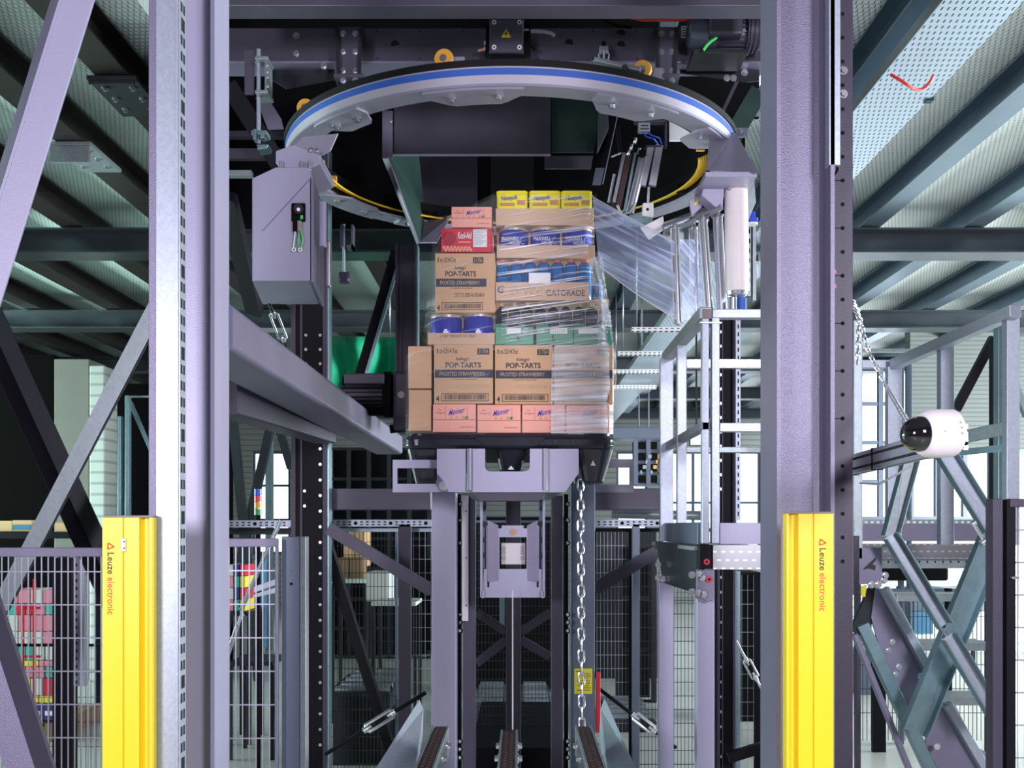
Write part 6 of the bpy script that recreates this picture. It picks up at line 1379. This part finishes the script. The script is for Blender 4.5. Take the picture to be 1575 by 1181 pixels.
# cocoa tubs
for k, (a_, b_) in enumerate(((764,811.5),(814,862),(863,910.5))):
    Y = YF; a, b, c, e = B(a_,b_,292.5,346,Y); t = T('cocoa_tub', ((a+b)/2, Y+.06, c), 'yellow cocoa tub on top of the load, %s of three' % names[k], 'tub', 'yellow cocoa tubs')
    L = [(rrect(a,b,Y,Y+.13,.018,5), c), (rrect(a,b,Y,Y+.13,.018,5), e-.014)]; vs, fs = loft(L); MB().add(vs, fs).build('tub_body', M['nes_yellow'], t)
    L = [(rrect(a-.001,b+.001,Y-.002,Y+.132,.018,5), e-.0135), (rrect(a-.001,b+.001,Y-.002,Y+.132,.018,5), e-.004), (rrect(a+.006,b-.006,Y+.005,Y+.125,.014,5), e)]; vs, fs = loft(L); MB().add(vs, fs).build('lid', M['nes_yellow'], t)
    H, W, y = .085, b-a, Y-.001
    text('Nesquik', a+W*.14, a+W*.68, e-H*.64, e-H*.30, y-.001, M['blue_ink'], t, bold=.04, shear=.1, rise=.008)
    MB().box(a+W*.10, a+W*.58, y, y+.002, e-H*.90, e-H*.72).build('print_band', M['nes_brown'], t); MB().box(a+W*.66, a+W*.92, y, y+.002, e-H*.84, e-H*.56).build('chocolate_picture', M['nes_brown'], t)
    text('NESTLE', a+W*.12, a+W*.28, e-H*.27, e-H*.22, y, M['nes_brown'], t); text('NO SUGAR', a+W*.68, a+W*.92, e-H*.27, e-H*.22, y, M['nes_brown'], t)
tray('tall tan tray holding the three yellow cocoa tubs', 762.5, 913, 320.5, 346.3)
# ================================================================ STRETCH FILM
def grid(m, fn, nu, nv, mi=0):
    vs = [fn(i/nu, j/nv) for i in range(nu+1) for j in range(nv+1)]
    fs = [(i*(nv+1)+j, (i+1)*(nv+1)+j, (i+1)*(nv+1)+j+1, i*(nv+1)+j+1) for i in range(nu) for j in range(nv)]
    return m.add(vs, fs, mi, True)
def lerp(a, b, t): return a+(b-a)*t
def outline(v):       # left/right pixel edge of the wrapped load against height v (0 bottom .. 1 top)
    L_ = [(0,624),(.13,624),(.355,628),(.36,655),(.45,658),(.55,664),(.75,668),(.9,690),(1,765)]
    R_ = [(0,943),(.36,944),(.48,940),(.60,926),(.66,912),(.80,914),(1,914)]
    def g(A):
        for (v0,x0),(v1,x1) in zip(A, A[1:]):
            if v <= v1: return x0+(x1-x0)*(v-v0)/(v1-v0)
        return A[-1][1]
    return g(L_), g(R_)
def py_of(v): return 668-(668-296)*v
rnd = random.Random(11); ph = [rnd.uniform(0,6.28) for _ in range(6)]
def front(u, v):
    l, r = outline(v); px = lerp(l, r, u); bulge = .035*math.sin(math.pi*u)
    Y = YF-.012-.010*(math.sin(6*u+ph[0]+9*v)**2)-.006*math.sin(22*v+ph[1]+3*u)**2+.05*(max(0,u-.93)/.07)**2+.05*(max(0,.05-u)/.05)**2
    return P(px, py_of(v), Y)
t = T('stretch_wrap', P(783,668,YF), 'clear glinting stretch film wrapped round the boxes on the pallet', 'film')

m = MB(); grid(m, lambda u, v: front(.0+.40*u, .0+.99*v), 22, 60); m.build('front_film', M['film_clear'], t)
m = MB(); grid(m, lambda u, v: front(.40+.60*u, .35+.64*v), 26, 50); m.build('front_film', M['film'], t)
m = MB(); grid(m, lambda u, v: front(.70+.30*u, .0+.37*v)+Vector((0,-.004,0)), 16, 24); m.build('front_film', M['film_heavy'], t, label='bright layered film')
m = MB(); grid(m, lambda u, v: front(.42+.58*u, .36+.14*v)+Vector((0,-.008,0)), 16, 14); m.build('front_film', M['film'], t)
def side(s_):
    def f(u, v):
        l, r = outline(v); px = r if s_ > 0 else l; p = P(px, py_of(v), YF+.04); return Vector((p.x+s_*.012*math.sin(8*v+3*u), p.y+.95*u, p.z))
    return f
m = MB(); grid(m, side(1), 12, 50); m.build('side_film', M['film'], t); m = MB(); grid(m, side(-1), 12, 50); m.build('side_film', M['film_clear'], t)
# loose skirts of film at the right flank and the left flank
m = MB(); grid(m, lambda u, v: P(lerp(908+14*math.sin(3*v), lerp(944,926,v), u), lerp(532,395,v), YF-.02+.03*math.sin(9*u+5*v)), 8, 20); m.build('film_skirt', M['film_heavy'], t)
m = MB(); grid(m, lambda u, v: P(lerp(lerp(650,668,v), 672, u), lerp(528,355,v), YF+.05+.02*math.sin(9*u+5*v)), 6, 20); m.build('film_skirt', M['film_clear'], t)
# web from the load to the first roller
t = tag(bpy.data.objects.new('film_web', None), 'translucent sheet of film stretched from the load to the film carriage rollers', 'film'); COL.objects.link(t); t.location = P(980,420,5.15)
def web(u, v):
    top = (lerp(912,1037,u), lerp(303,372,u)); bot = (lerp(921,1040,u), lerp(408,490,u)+4*math.sin(3*u))
    Y = lerp(YF-.02, 5.0, u)+.008*math.sin(14*v+4*u)+.004*math.sin(40*v+9*u)
    return P(lerp(bot[0],top[0],v), lerp(bot[1],top[1],v), Y)
m = MB(); grid(m, web, 20, 30); m.build('film_sheet', M['film_web'], t)
m = MB(); m.tube([web(u/12, 0) for u in range(13)], .0028, 6).tube([web(u/12, 1) for u in range(13)], .0018, 6); m.build('rolled_edge', M['white_plastic'], t)
m = MB(); grid(m, lambda u, v: P(lerp(1042,1070,u), lerp(492,368,v), lerp(5.0,5.1,u)+.004*math.sin(20*v)), 4, 16); m.build('film_sheet', M['film_web'], t)
m = MB(); grid(m, lambda u, v: P(lerp(1074,1090,u), lerp(478,350,v), 5.07), 4, 16); m.build('film_sheet', M['film_web'], t)
